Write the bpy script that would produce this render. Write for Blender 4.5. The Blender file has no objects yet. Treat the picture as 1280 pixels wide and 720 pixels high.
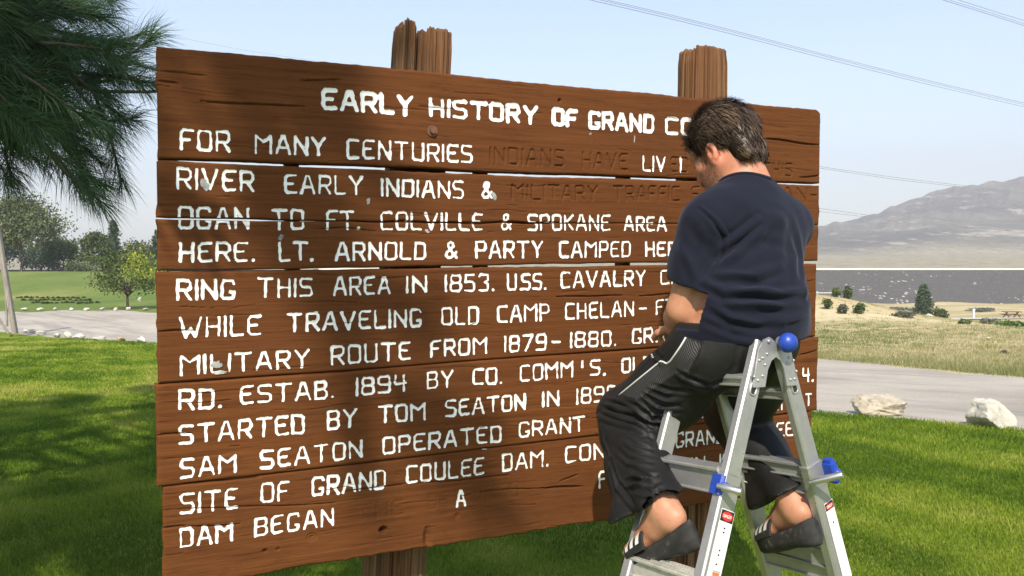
import bpy, bmesh, math, random
import numpy as np
from mathutils import Vector, Matrix
from mathutils.bvhtree import BVHTree
random.seed(7); RNG = np.random.default_rng(11)
SC = bpy.context.scene
COL = SC.collection
R = math.radians

# ------------------------------------------------------------------ camera
FPX, HORIZ = 1005.0, 322.0
PITCH = math.atan((360 - HORIZ) / FPX)
CAMP = np.array([0.0, 0.0, 1.6])
cam_d = bpy.data.cameras.new('camera'); cam = bpy.data.objects.new('camera', cam_d); COL.objects.link(cam)
cam_d.sensor_width = 36.0; cam_d.lens = 36.0 * FPX / 1280.0
cam_d.clip_start = 0.05; cam_d.clip_end = 20000
cam.location = CAMP; cam.rotation_euler = (R(90) - PITCH, 0, 0)
SC.camera = cam

# ------------------------------------------------------------------ sky and sun
SUN_EL, SUN_AZ = R(46), R(184)            # azimuth clockwise from +Y: behind the camera, a touch to the left
w = bpy.data.worlds.new('World'); SC.world = w; w.use_nodes = True
nt = w.node_tree; bg = nt.nodes['Background']
sky = nt.nodes.new('ShaderNodeTexSky'); sky.sky_type = 'NISHITA'; sky.sun_disc = False
sky.sun_elevation = SUN_EL; sky.sun_rotation = SUN_AZ
sky.air_density = 1.15; sky.dust_density = 1.5; sky.ozone_density = 1.3; sky.altitude = 300
nt.links.new(sky.outputs[0], bg.inputs[0]); bg.inputs[1].default_value = 0.132
sd = bpy.data.lights.new('sun', 'SUN'); so = bpy.data.objects.new('sun', sd); COL.objects.link(so)
sd.energy = 3.9; sd.angle = R(0.6); sd.color = (1.0, 0.90, 0.74)
sdir = Vector((math.sin(SUN_AZ) * math.cos(SUN_EL), math.cos(SUN_AZ) * math.cos(SUN_EL), math.sin(SUN_EL)))
so.rotation_euler = sdir.to_track_quat('Z', 'Y').to_euler(); so.location = (0, -20, 30)
SC.view_settings.view_transform = 'Standard'; SC.view_settings.look = 'None'
SC.view_settings.exposure = 1.02; SC.view_settings.gamma = 1.0; SC.view_settings.use_curve_mapping = False
SC.render.engine = 'CYCLES'
SC.cycles.max_bounces = 8; SC.cycles.transparent_max_bounces = 8; SC.cycles.volume_bounces = 0
try:
    SC.cycles.use_denoising = True
except Exception:
    pass

# ------------------------------------------------------------------ helpers
RC = np.array([[1, 0, 0], [0, math.cos(PITCH), math.sin(PITCH)], [0, -math.sin(PITCH), math.cos(PITCH)]])
def ray(px, py):
    return RC @ np.array([(px - 640) / FPX, 1.0, (360 - py) / FPX])
def at(px, py, Y):
    """the world point seen at pixel (px, py) of the 1280x720 photograph, Y metres ahead"""
    d = ray(px, py); return CAMP + d * (Y / d[1])
def proj(P):
    q = (np.asarray(P) - CAMP) @ RC
    return 640 + FPX * q[..., 0] / q[..., 1], 360 - FPX * q[..., 2] / q[..., 1]
def unit(v):
    v = np.asarray(v, float); return v / np.linalg.norm(v)

def mesh_np(name, V, faces, mat=None, parent=None, smooth=True, mats=None, mi=None):
    """V (n,3); faces = array (m,k) or list of such arrays -> ONE mesh object"""
    if isinstance(faces, np.ndarray): faces = [faces]
    faces = [np.asarray(f, np.int64) for f in faces if len(f)]
    me = bpy.data.meshes.new(name)
    V = np.asarray(V, np.float32)
    me.vertices.add(len(V)); me.vertices.foreach_set('co', V.ravel())
    loops = np.concatenate([f.ravel() for f in faces]); tot = np.concatenate([np.full(len(f), f.shape[1]) for f in faces])
    me.loops.add(len(loops)); me.loops.foreach_set('vertex_index', loops.astype(np.int32))
    st = np.concatenate([[0], np.cumsum(tot)[:-1]])
    me.polygons.add(len(tot)); me.polygons.foreach_set('loop_start', st.astype(np.int32))
    me.polygons.foreach_set('loop_total', tot.astype(np.int32))
    me.polygons.foreach_set('use_smooth', np.full(len(tot), bool(smooth)))
    for m in (mats or ([mat] if mat else [])): me.materials.append(m)
    if mi is not None: me.polygons.foreach_set('material_index', np.asarray(mi, np.int32))
    me.update(); me.validate()
    o = bpy.data.objects.new(name, me); COL.objects.link(o)
    if parent is not None: o.parent = parent
    return o
def tag(o, label=None, cat=None, group=None, kind=None):
    if label: o['label'] = label
    if cat: o['category'] = cat
    if group: o['group'] = group
    if kind: o['kind'] = kind
    return o
def empty(name, loc=(0, 0, 0), mat=None):
    o = bpy.data.objects.new(name, None); COL.objects.link(o); o.empty_display_size = .2
    if mat is not None: o.matrix_world = mat
    else: o.location = loc
    return o
def copy_tree(o, parent=None):
    c = o.copy(); COL.objects.link(c)
    if parent is not None: c.parent = parent
    for ch in list(o.children): copy_tree(ch, c)
    return c

class MB:
    """collects shapes, then links them as ONE mesh object"""
    def __init__(s): s.V = []; s.F = {}; s.n = 0; s.cur = 0
    def add(s, V, F, m=None):
        V = np.asarray(V, float).reshape(-1, 3); m = s.cur if m is None else m
        for f in F: s.F.setdefault((len(f), m), []).append([i + s.n for i in f])
        s.V.append(V); s.n += len(V)
    def box(s, c, half, M=None, m=None, bev=0.0):
        """box with chamfered long edges; M columns = axes"""
        M = np.eye(3) if M is None else np.asarray(M, float); hx, hy, hz = half
        b = min(bev, hx * .6, hy * .6)
        if b > 0:
            pr = [(-hx + b, -hy), (hx - b, -hy), (hx, -hy + b), (hx, hy - b), (hx - b, hy), (-hx + b, hy), (-hx, hy - b), (-hx, -hy + b)]
        else: pr = [(-hx, -hy), (hx, -hy), (hx, hy), (-hx, hy)]
        k = len(pr)
        P = [(x, y, -hz) for x, y in pr] + [(x, y, hz) for x, y in pr]
        V = np.asarray(P) @ M.T + np.asarray(c)
        F = [[i, (i + 1) % k, k + (i + 1) % k, k + i] for i in range(k)] + [list(range(k))[::-1], list(range(k, 2 * k))]
        s.add(V, F, m)
    def bar(s, a, b, wx, wy, up, m=None, bev=0.0):
        """rectangular bar a->b; wx along 'up' projected, wy across"""
        a = np.asarray(a, float); b = np.asarray(b, float); z = unit(b - a)
        x = np.asarray(up, float); x = unit(x - z * (x @ z)); y = np.cross(z, x)
        s.box((a + b) / 2, (wx / 2, wy / 2, np.linalg.norm(b - a) / 2), np.stack([x, y, z], 1), m, bev)
    def tube(s, P, rad, n=8, cap=True, m=None):
        P = np.asarray(P, float); rad = np.broadcast_to(np.asarray(rad, float), (len(P),))
        T = np.gradient(P, axis=0); T /= np.linalg.norm(T, axis=1)[:, None] + 1e-12
        up = np.array([0, 0, 1.]) if abs(T[0][2]) < .9 else np.array([1., 0, 0])
        V = []; x = up
        for p, t, r in zip(P, T, rad):
            x = x - t * (x @ t)
            if np.linalg.norm(x) < 1e-6: x = np.cross(t, [.3, .5, .8])
            x = unit(x); y = np.cross(t, x)
            a = np.linspace(0, 2 * math.pi, n, endpoint=False)
            V.append(p + r * (np.cos(a)[:, None] * x + np.sin(a)[:, None] * y))
        V = np.concatenate(V); F = []
        for i in range(len(P) - 1):
            for j in range(n):
                F.append([i * n + j, i * n + (j + 1) % n, (i + 1) * n + (j + 1) % n, (i + 1) * n + j])
        if cap: F += [list(range(n))[::-1], list(range((len(P) - 1) * n, len(P) * n))]
        s.add(V, F, m)
    def ball(s, c, r, seg=16, rings=10, M=None, m=None):
        r = np.broadcast_to(np.asarray(r, float), (3,)); V = []
        for i in range(1, rings):
            th = math.pi * i / rings
            for j in range(seg):
                ph = 2 * math.pi * j / seg
                V.append((math.sin(th) * math.cos(ph), math.sin(th) * math.sin(ph), math.cos(th)))
        V += [(0, 0, 1), (0, 0, -1)]; V = np.asarray(V) * r
        if M is not None: V = V @ np.asarray(M).T
        V = V + np.asarray(c); F = []; top, bot = (rings - 1) * seg, (rings - 1) * seg + 1
        for i in range(rings - 2):
            for j in range(seg):
                F.append([i * seg + j, (i + 1) * seg + j, (i + 1) * seg + (j + 1) % seg, i * seg + (j + 1) % seg])
        for j in range(seg):
            F.append([top, j, (j + 1) % seg]); F.append([bot, (rings - 2) * seg + (j + 1) % seg, (rings - 2) * seg + j])
        s.add(V, F, m)
    def build(s, name, mat=None, parent=None, smooth=False, mats=None):
        ks = list(s.F); V = np.concatenate(s.V)
        o = mesh_np(name, V, [np.asarray(s.F[k]) for k in ks], mat, parent, smooth, mats,
                    np.concatenate([np.full(len(s.F[k]), k[1]) for k in ks]) if mats else None)
        if smooth == 'angle':
            o.data.polygons.foreach_set('use_smooth', np.ones(len(o.data.polygons), bool))
            o.data.set_sharp_from_angle(angle=R(35)) if hasattr(o.data, 'set_sharp_from_angle') else None
        return o

# smooth pseudo-noise for geometry: random sinusoids (n,dim)->(n,)
class SN:
    def __init__(s, scale, dim=3, k=10, seed=0, lac=1.0):
        r = np.random.default_rng(seed); s.W = r.normal(size=(k, dim)) * (1.0 / np.asarray(scale)); s.p = r.uniform(0, 6.28, k)
        s.k = k
    def __call__(s, X):
        X = np.asarray(X, float); out = np.zeros(X.shape[:-1])
        for wv, p in zip(s.W, s.p): out += np.sin(X @ wv + p)
        return out / math.sqrt(s.k / 2)
def sstep(a, b, x):
    t = np.clip((np.asarray(x, float) - a) / (b - a), 0, 1); return t * t * (3 - 2 * t)

# ------------------------------------------------------------------ materials
class NT:
    def __init__(s, name):
        s.m = bpy.data.materials.new(name); s.m.use_nodes = True; s.t = s.m.node_tree
        s.b = s.t.nodes['Principled BSDF']; s.out = s.t.nodes['Material Output']
    def n(s, typ, **kw):
        x = s.t.nodes.new(typ)
        for k, v in kw.items():
            if k.startswith('i_'): x.inputs[k[2:].replace('_', ' ')].default_value = v
            else: setattr(x, k, v)
        return x
    def l(s, a, b): s.t.links.new(a, b)
    def coord(s, scale=(1, 1, 1), kind='Object'):
        c = s.n('ShaderNodeTexCoord'); m = s.n('ShaderNodeMapping'); m.inputs['Scale'].default_value = scale
        s.l(c.outputs[kind], m.inputs['Vector']); return m.outputs[0]
    def noise(s, vec, scale, detail=4, rough=.55, dist=0):
        x = s.n('ShaderNodeTexNoise'); x.inputs['Scale'].default_value = scale; x.inputs['Detail'].default_value = detail
        x.inputs['Roughness'].default_value = rough; x.inputs['Distortion'].default_value = dist
        if vec is not None: s.l(vec, x.inputs['Vector'])
        return x.outputs['Fac']
    def ramp(s, fac, stops):
        x = s.n('ShaderNodeValToRGB'); e = x.color_ramp.elements
        while len(e) < len(stops): e.new(.5)
        for el, (p, c) in zip(e, stops):
            el.position = p; el.color = (c[0], c[1], c[2], 1) if not np.isscalar(c) else (c, c, c, 1)
        s.l(fac, x.inputs[0]); return x.outputs[0]
    def mix(s, fac, a, b, mode='MIX'):
        x = s.n('ShaderNodeMix', data_type='RGBA', blend_type=mode)
        for sock, v in ((x.inputs[0], fac), (x.inputs[6], a), (x.inputs[7], b)):
            if hasattr(v, 'links') or isinstance(v, bpy.types.NodeSocket): s.l(v, sock)
            elif sock is x.inputs[0]: sock.default_value = v
            else: sock.default_value = (v[0], v[1], v[2], 1)
        return x.outputs[2]
    def math(s, op, a, b=0.0):
        x = s.n('ShaderNodeMath', operation=op)
        for i, v in enumerate((a, b)):
            if isinstance(v, bpy.types.NodeSocket): s.l(v, x.inputs[i])
            else: x.inputs[i].default_value = v
        return x.outputs[0]
    def bump(s, h, strength=.3, dist=.01, normal=None):
        x = s.n('ShaderNodeBump'); x.inputs['Strength'].default_value = strength; x.inputs['Distance'].default_value = dist
        s.l(h, x.inputs['Height'])
        if normal is not None: s.l(normal, x.inputs['Normal'])
        s.l(x.outputs[0], s.b.inputs['Normal']); return x.outputs[0]
    def col(s, c):
        if isinstance(c, bpy.types.NodeSocket): s.l(c, s.b.inputs['Base Color'])
        else: s.b.inputs['Base Color'].default_value = (c[0], c[1], c[2], 1)
        return s
    def set(s, **kw):
        for k, v in kw.items(): s.b.inputs[k.replace('_', ' ')].default_value = v
        return s

def mat_noise(name, stops, scale, detail=5, rough=.85, bump=0, bscale=None, bdist=.01, sc=(1, 1, 1), spec=.3, kind='Object'):
    t = NT(name); v = t.coord(sc, kind); f = t.noise(v, scale, detail); t.col(t.ramp(f, stops))
    t.set(Roughness=rough, Specular_IOR_Level=spec)
    if bump: t.bump(t.noise(v, bscale or scale * 3, 6, .65), bump, bdist)
    return t.m

def mat_leaf(name, cols, rough=.6, trans=.25):
    """per-face colour attribute 'v' picks the shade; thin leaves let light through"""
    t = NT(name); a = t.n('ShaderNodeAttribute', attribute_name='v')
    c = t.ramp(a.outputs['Fac'], [(i / (len(cols) - 1), c) for i, c in enumerate(cols)])
    t.col(c); t.set(Roughness=rough, Specular_IOR_Level=.25)
    tr = t.n('ShaderNodeBsdfTranslucent'); t.l(c, tr.inputs[0])
    mx = t.n('ShaderNodeMixShader'); mx.inputs[0].default_value = trans
    t.l(t.b.outputs[0], mx.inputs[1]); t.l(tr.outputs[0], mx.inputs[2]); t.l(mx.outputs[0], t.out.inputs[0])
    return t.m
def face_attr(o, vals, name='v'):
    a = o.data.attributes.new(name, 'FLOAT', 'FACE'); a.data.foreach_set('value', np.asarray(vals, np.float32))
# ------------------------------------------------------------------ ground
def interp(x, pts): p = np.asarray(pts, float); return np.interp(x, p[:, 0], p[:, 1])
ZL = [(-500, 0), (5, 0), (28, -1.17), (58, -1.25), (66, -.75), (80, .09), (84, .16), (100, -.25), (140, -1.0), (300, -4), (900, -6)]
ZR = [(-500, 0), (5, 0), (9, -.2), (20, -.95), (36, -1.98), (60, -3.4), (95, -5.5), (150, -8.2), (215, -10.8), (300, -11.2), (900, -11.5)]
def ground_z(x, y):
    x = np.asarray(x, float); y = np.asarray(y, float)
    az = np.degrees(np.arctan2(x, np.maximum(y, .01)))
    t = sstep(-14, 11, az)
    z = interp(y, ZL) * (1 - t) + interp(y, ZR) * t
    # scrubby knoll and soft swells in the dry field
    z = z + 2.5 * np.exp(-((x - 26) / 7.5) ** 2 - ((y - 72) / 9) ** 2)
    m = sstep(24, 60, y) * t
    z = z + m * .25 * np.sin(x * .21 + y * .05) * np.sin(y * .13 + 1)
    return z
def edge_r(poly, azs):
    P = np.asarray(poly, float); Q = np.concatenate([np.linspace(P[i], P[i + 1], 60) for i in range(len(P) - 1)])
    a = np.arctan2(Q[:, 0], Q[:, 1]); r = np.hypot(Q[:, 0], Q[:, 1]); o = np.argsort(a)
    return np.interp(azs, a[o], r[o])
LAWN_EDGE = [(-60, 52), (-18.3, 29.6), (-10.9, 24.3), (3.6, 9.5), (5.15, 8.08), (9, 5.5), (25, -3), (60, -22)]
ROAD_EDGE = [(-80, 70), (-26.9, 42.2), (-18.7, 42), (-5, 33), (7.75, 20.2), (9.2, 14.4), (14, 9), (40, -4), (90, -30)]
az = np.radians(np.concatenate([np.arange(-180, -45, 3), np.arange(-45, 45, .25), np.arange(45, 180.1, 3)]))
r1 = edge_r(LAWN_EDGE, az); r2 = edge_r(ROAD_EDGE, az)
wob = SN((.02,), 1, 14, 3)((az)[:, None]) * .006 + SN((.006,), 1, 14, 4)((az)[:, None]) * .004
r1 = r1 * (1 + wob); r2 = np.maximum(r2 * (1 + 2 * SN((.015,), 1, 14, 5)(az[:, None]) * .008), r1 + 1)
R3 = np.full_like(az, 300.0)
def sheet(name, ra, rb, rows, a_sel, mat, power=1.0, lift=0.0):
    t = np.linspace(0, 1, rows) ** power; a = az[a_sel]; ra = np.broadcast_to(ra, az.shape)[a_sel]; rb = np.broadcast_to(rb, az.shape)[a_sel]
    rr = ra[None] * (rb / ra)[None] ** t[:, None]
    X = rr * np.sin(a); Y = rr * np.cos(a); Z = ground_z(X, Y) + lift
    n = len(a); V = np.stack([X, Y, Z], -1).reshape(-1, 3)
    i, j = np.meshgrid(np.arange(rows - 1), np.arange(n - 1), indexing='ij')
    q = np.stack([i * n + j, (i + 1) * n + j, (i + 1) * n + j + 1, i * n + j + 1], -1).reshape(-1, 4)[:, ::-1]
    return tag(mesh_np(name, V, q, mat), kind='structure')

t = NT('lawn_turf'); v = t.coord()
a1 = t.noise(v, .55, 5, .6); a2 = t.noise(v, 9, 5, .7); a3 = t.noise(v, 70, 3, .7)
base = t.ramp(a1, [(.32, (.085, .145, .012)), (.5, (.155, .21, .022)), (.64, (.27, .265, .06))])
c = t.mix(t.math('MULTIPLY', t.ramp(a2, [(.35, 0), (.7, 1)]), .45), base, (.18, .235, .022))
c = t.mix(t.math('MULTIPLY', t.ramp(a3, [(.3, 1), (.55, 0)]), .5), c, (.03, .08, .008))
t.col(c); t.set(Roughness=.9, Specular_IOR_Level=.1); t.bump(a3, .6, .03); M_LAWN = t.m

t = NT('gravel_road'); v = t.coord(); rm = t.n('ShaderNodeMapping'); rm.inputs['Rotation'].default_value = (0, 0, R(45)); t.l(v, rm.inputs[0]); sm = t.n('ShaderNodeMapping'); sm.inputs['Scale'].default_value = (.16, 1.5, 1); t.l(rm.outputs[0], sm.inputs[0]); vs = sm.outputs[0]
a1 = t.noise(v, .35, 6, .65); a2 = t.noise(v, 30, 6, .75); a3 = t.noise(vs, 1.3, 5, .6)
c = t.ramp(a1, [(.3, (.30, .27, .23)), (.55, (.42, .38, .325)), (.75, (.50, .45, .38))])
c = t.mix(t.math('MULTIPLY', t.ramp(a3, [(.50, 0), (.64, 1)]), .6), c, (.23, .218, .20))
c = t.mix(t.math('MULTIPLY', t.ramp(a2, [(.35, 1), (.5, 0)]), .35), c, (0.128, 0.120, 0.112))
t.col(c); t.set(Roughness=.95, Specular_IOR_Level=.15); t.bump(a2, .5, .03); M_ROAD = t.m

t = NT('dry_field_grass'); v = t.coord(); vs = t.coord((.35, 1, 1))
a1 = t.noise(vs, .09, 6, .6); a2 = t.noise(v, .9, 6, .7); a3 = t.noise(vs, .28, 5, .65)
c = t.ramp(a1, [(.3, (.32, .25, .125)), (.5, (.44, .36, .20)), (.7, (.54, .46, .29))])
c = t.mix(t.math('MULTIPLY', t.ramp(a3, [(.5, 0), (.64, 1)]), .7), c, (.25, .25, .085))
c = t.mix(t.math('MULTIPLY', t.ramp(a2, [(.3, 1), (.48, 0)]), .4), c, (.24, .18, .085))
t.col(c); t.set(Roughness=.95, Specular_IOR_Level=.1); t.bump(a2, .7, .25); M_FIELD = t.m

t = NT('park_grass'); v = t.coord(); vs = t.coord((1, .5, 1))
a1 = t.noise(vs, .12, 5, .6); a2 = t.noise(v, 1.5, 5, .7)
c = t.ramp(a1, [(.34, (.085, .135, .03)), (.52, (.14, .18, .045)), (.66, (.235, .235, .08))])
c = t.mix(t.math('MULTIPLY', t.ramp(a2, [(.35, 1), (.55, 0)]), .35), c, (.06, .13, .015))
t.col(c); t.set(Roughness=.95, Specular_IOR_Level=.1); M_PARK = t.m

full = slice(0, len(az)); k0 = int(np.argmin(abs(az - R(-8))))
sheet('lawn', np.full_like(az, .25), r1, 60, full, M_LAWN)
sheet('gravel_road', r1, r2, 26, full, M_ROAD)
sheet('park_grass_slope', r2, R3, 110, slice(0, k0 + 1), M_PARK)
sheet('dry_field', r2, R3, 110, slice(k0, len(az)), M_FIELD)

# far ground and hills: elevation of every row is set as an angle seen from the lawn, so it reads at true scale
RIDGE = [(-2000, 4), (-600, 3), (0, 3), (300, 5), (560, 10), (760, 16), (900, 27), (1025, 41), (1060, 47), (1100, 57), (1130, 69), (1160, 78), (1190, 87), (1215, 90),
         (1250, 91), (1268, 97), (1290, 101), (1350, 112), (1450, 122), (1600, 124), (1900, 100), (2600, 60), (3600, 20)]
def ridge_sheet():
    pa = np.concatenate([np.linspace(-1500, 900, 60)[:-1], np.linspace(900, 1500, 420)[:-1], np.linspace(1500, 3600, 80)])
    tx = (pa - 640) / FPX
    ys = np.concatenate([np.linspace(252, 700, 50)[:-1], np.linspace(700, 1500, 150)[:-1], np.linspace(1500, 2600, 40)])
    E = np.interp(pa, [p[0] for p in RIDGE], [p[1] for p in RIDGE]) + .9 * SN((9,), 1, 10, 8)(pa[:, None]) + .5 * SN((3,), 1, 10, 9)(pa[:, None])
    side = sstep(760, 1250, pa)
    T, YY = np.meshgrid(tx, ys); PA = np.broadcast_to(pa, T.shape)
    rise = sstep(820, 1500, YY)
    shore = np.interp(YY, [252, 300, 420, 600, 850, 1500, 2600], [-15.2, -14.2, -11.5, -6, 0, 1, 1])
    shore = shore + side * np.interp(YY, [252, 420, 600, 850, 1500], [0, 1.5, 5, 6, 4])
    prof = np.interp(YY, [820, 900, 1010, 1120, 1180, 1260, 1330, 1420, 1500], [0, .10, .30, .50, .63, .70, .84, .93, 1.0])
    drop = sstep(1500, 2600, YY)
    e = shore + np.maximum(E - 4, 0)[None] * prof - drop * np.maximum(E, 0)[None] * .6
    n1 = SN((26, 60), 2, 14, 21)(np.stack([PA, YY], -1)); n2 = SN((9, 26), 2, 16, 22)(np.stack([PA + .08 * YY, YY], -1)); n3 = SN((3.5, 12), 2, 18, 23)(np.stack([PA, YY], -1))
    amp = rise * (1 - drop) * np.clip(E / 60, 0, 1)[None] * np.where(YY > 1440, .25, 1)
    e = e + amp * (2.2 * n1 + 1.9 * n2 + 1.0 * n3)
    X = T * YY; Z = 1.6 + e / FPX * YY
    n = len(pa); i, j = np.meshgrid(np.arange(len(ys) - 1), np.arange(n - 1), indexing='ij')
    q = np.stack([i * n + j, i * n + j + 1, (i + 1) * n + j + 1, (i + 1) * n + j], -1).reshape(-1, 4)
    V = np.stack([X, YY, Z], -1).reshape(-1, 3)
    return V, q
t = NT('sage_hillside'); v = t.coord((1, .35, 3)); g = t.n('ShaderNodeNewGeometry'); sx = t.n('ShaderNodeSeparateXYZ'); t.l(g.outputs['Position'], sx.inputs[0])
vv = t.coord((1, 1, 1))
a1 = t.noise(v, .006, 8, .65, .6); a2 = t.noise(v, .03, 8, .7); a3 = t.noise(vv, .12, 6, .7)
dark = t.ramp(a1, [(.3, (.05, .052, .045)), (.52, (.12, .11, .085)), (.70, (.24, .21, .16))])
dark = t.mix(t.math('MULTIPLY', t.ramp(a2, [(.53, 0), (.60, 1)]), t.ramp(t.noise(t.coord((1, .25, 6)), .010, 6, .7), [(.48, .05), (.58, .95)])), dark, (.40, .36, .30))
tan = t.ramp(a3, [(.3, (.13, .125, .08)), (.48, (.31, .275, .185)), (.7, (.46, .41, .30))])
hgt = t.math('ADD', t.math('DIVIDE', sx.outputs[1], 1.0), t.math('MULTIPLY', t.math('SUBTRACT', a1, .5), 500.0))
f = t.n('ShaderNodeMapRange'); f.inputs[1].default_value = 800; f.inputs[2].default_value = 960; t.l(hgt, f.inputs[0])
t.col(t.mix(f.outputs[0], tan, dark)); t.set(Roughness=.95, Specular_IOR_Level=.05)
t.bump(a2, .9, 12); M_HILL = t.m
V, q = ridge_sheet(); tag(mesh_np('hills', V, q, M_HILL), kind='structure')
# low plain behind everything (reaches the horizon, also to the left and behind)
an = np.linspace(-math.pi, math.pi, 121); rr = np.array([290, 700, 2000, 8000.])
V = np.array([(r_ * math.sin(a_), r_ * math.cos(a_), -13 if r_ < 300 else -14) for r_ in rr for a_ in an])
i, j = np.meshgrid(np.arange(3), np.arange(120), indexing='ij')
q = np.stack([i * 121 + j, i * 121 + j + 1, (i + 1) * 121 + j + 1, (i + 1) * 121 + j], -1).reshape(-1, 4)
tag(mesh_np('far_plain', V, q, mat_noise('far_plain_scrub', [(.3, (.2, .18, .12)), (.7, (.36, .32, .22))], .01)), kind='structure')

# rock-faced dam embankment with its crest road
def dam():
    ys_c, zs = 250.0, 1.6 - 15 / FPX * 250
    X = np.linspace(-60, 420, 200); rows = 14; V = []
    for k in range(rows):
        f_ = k / (rows - 1); V.append(np.stack([X, ys_c - 36 * (1 - f_) + 0 * X, -12.6 + (zs + 12.6) * f_ + .18 * SN((2.2, 1), 2, 12, 40 + k)(np.stack([X, X * 0 + k], -1))* (0 < k < rows - 1)], -1))
    V.append(np.stack([X, 0 * X + 258, 0 * X + zs], -1)); V.append(np.stack([X, 0 * X + 266, 0 * X - 5], -1))
    V = np.array(V); n = len(X); i, j = np.meshgrid(np.arange(rows + 1), np.arange(n - 1), indexing='ij')
    q = np.stack([i * n + j, i * n + j + 1, (i + 1) * n + j + 1, (i + 1) * n + j], -1).reshape(-1, 4)
    t = NT('dark_riprap'); v = t.coord((1, .8, 2)); a = t.noise(v, 1.6, 6, .8); b = t.noise(v, .045, 4, .6)
    vo = t.n('ShaderNodeTexVoronoi'); vo.inputs['Scale'].default_value = .75; t.l(t.coord((1, .7, 1.4)), vo.inputs['Vector'])
    c = t.ramp(a, [(.3, (.055, .053, .050)), (.55, (.12, .115, .108)), (.75, (.22, .21, .19))])
    sp = t.math('MULTIPLY', t.math('LESS_THAN', vo.outputs['Distance'], .33), t.math('GREATER_THAN', t.noise(t.coord((1, .8, 2)), .09, 5, .75), .55))
    sp = t.math('MULTIPLY', sp, t.math('GREATER_THAN', vo.outputs['Color'], .45))
    t.col(t.mix(sp, c, (.5, .47, .42))); t.set(Roughness=.95, Specular_IOR_Level=.1); t.bump(a, 1, .6)
    o = tag(mesh_np('dam_embankment', V.reshape(-1, 3), q, t.m), 'long dark grey rock-faced dam embankment below the hills', 'dam')
    m = MB(); m.box((180, 249.6, zs + .18), (240, .25, .28))
    m.build('crest_barrier', mat_noise('pale_concrete', [(.3, (.62, .59, .52)), (.7, (.75, .72, .65))], 1), o)
dam()
# ------------------------------------------------------------------ the sign
d_ = ray(2850, HORIZ); SU = unit([d_[0], d_[1], 0]); SNRM = np.array([SU[1], -SU[0], 0.0])   # along the boards; towards the viewer
SO = at(197, 740, 2.21)
SIGN_M = Matrix(((SU[0], -SNRM[0], 0, SO[0]), (SU[1], -SNRM[1], 0, SO[1]), (0, 0, 1, SO[2]), (0, 0, 0, 1)))
def uv(px, py):
    d = ray(px, py); t = ((SO - CAMP) @ SNRM) / (d @ SNRM); P = CAMP + d * t - SO
    return np.array([P @ SU, P[2]])
# letters as centre-line strokes in a unit box
FONT = dict(
 A=(.84, [[(0, 0), (.40, 1), (.60, 1), (1, 0)], [(.14, .34), (.86, .34)]]),
 B=(.70, [[(0, 0), (0, 1), (.78, 1), (.95, .88), (.95, .66), (.78, .53), (0, .53)], [(.78, .53), (1, .4), (1, .14), (.82, 0), (0, 0)]]),
 C=(.70, [[(1, .97), (.9, 1), (.15, 1), (0, .86), (0, .12), (.13, 0), (1, .02)]]),
 D=(.70, [[(0, 0), (0, 1), (.82, 1), (1, .87), (1, .13), (.82, 0), (0, 0)]]),
 E=(.68, [[(1, 1), (.22, 1), (0, .84), (0, .16), (.2, 0), (1, .02)], [(0, .53), (.72, .53)]]),
 F=(.66, [[(1, 1), (.22, 1), (0, .84), (0, 0)], [(0, .5), (.76, .5)]]),
 G=(.70, [[(1, .84), (.9, 1), (.15, 1), (0, .86), (0, .12), (.13, 0), (.86, 0), (1, .13), (1, .34), (.72, .34)]]),
 H=(.70, [[(0, 0), (0, 1)], [(1, 0), (1, 1)], [(0, .5), (1, .5)]]),
 I=(.0, [[(.5, 0), (.5, 1)]]),
 K=(.68, [[(0, 0), (0, 1)], [(1, 1), (.08, .48)], [(.3, .58), (1, 0)]]),
 L=(.66, [[(0, 1), (0, .1), (.1, 0), (1, 0)]]),
 M=(.95, [[(0, 0), (0, 1), (.5, .64), (1, 1), (1, 0)]]),
 N=(.76, [[(0, 0), (0, 1), (1, 0), (1, 1)]]),
 O=(.72, [[(.16, 0), (0, .12), (0, .88), (.14, 1), (.86, 1), (1, .88), (1, .12), (.84, 0), (.16, 0)]]),
 P=(.70, [[(0, 0), (0, 1), (.82, 1), (1, .87), (1, .6), (.82, .46), (0, .46)]]),
 R=(.72, [[(0, 0), (0, 1), (.82, 1), (1, .87), (1, .62), (.82, .47), (0, .47)], [(.5, .47), (1, 0)]]),
 S=(.70, [[(1, .97), (.9, 1), (.15, 1), (0, .88), (0, .66), (.18, .53), (.84, .50), (1, .37), (1, .14), (.82, 0), (0, .02)]]),
 T=(.86, [[(0, 1), (1, 1)], [(.5, 1), (.5, 0)]]),
 U=(.72, [[(0, 1), (0, .12), (.16, 0), (.84, 0), (1, .12), (1, 1)]]),
 V=(.84, [[(0, 1), (.5, 0), (1, 1)]]),
 W=(1.15, [[(0, 1), (.27, 0), (.5, .46), (.73, 0), (1, 1)]]),
 Y=(.80, [[(0, 1), (.5, .5), (1, 1)], [(.5, .5), (.5, 0)]]))
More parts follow.
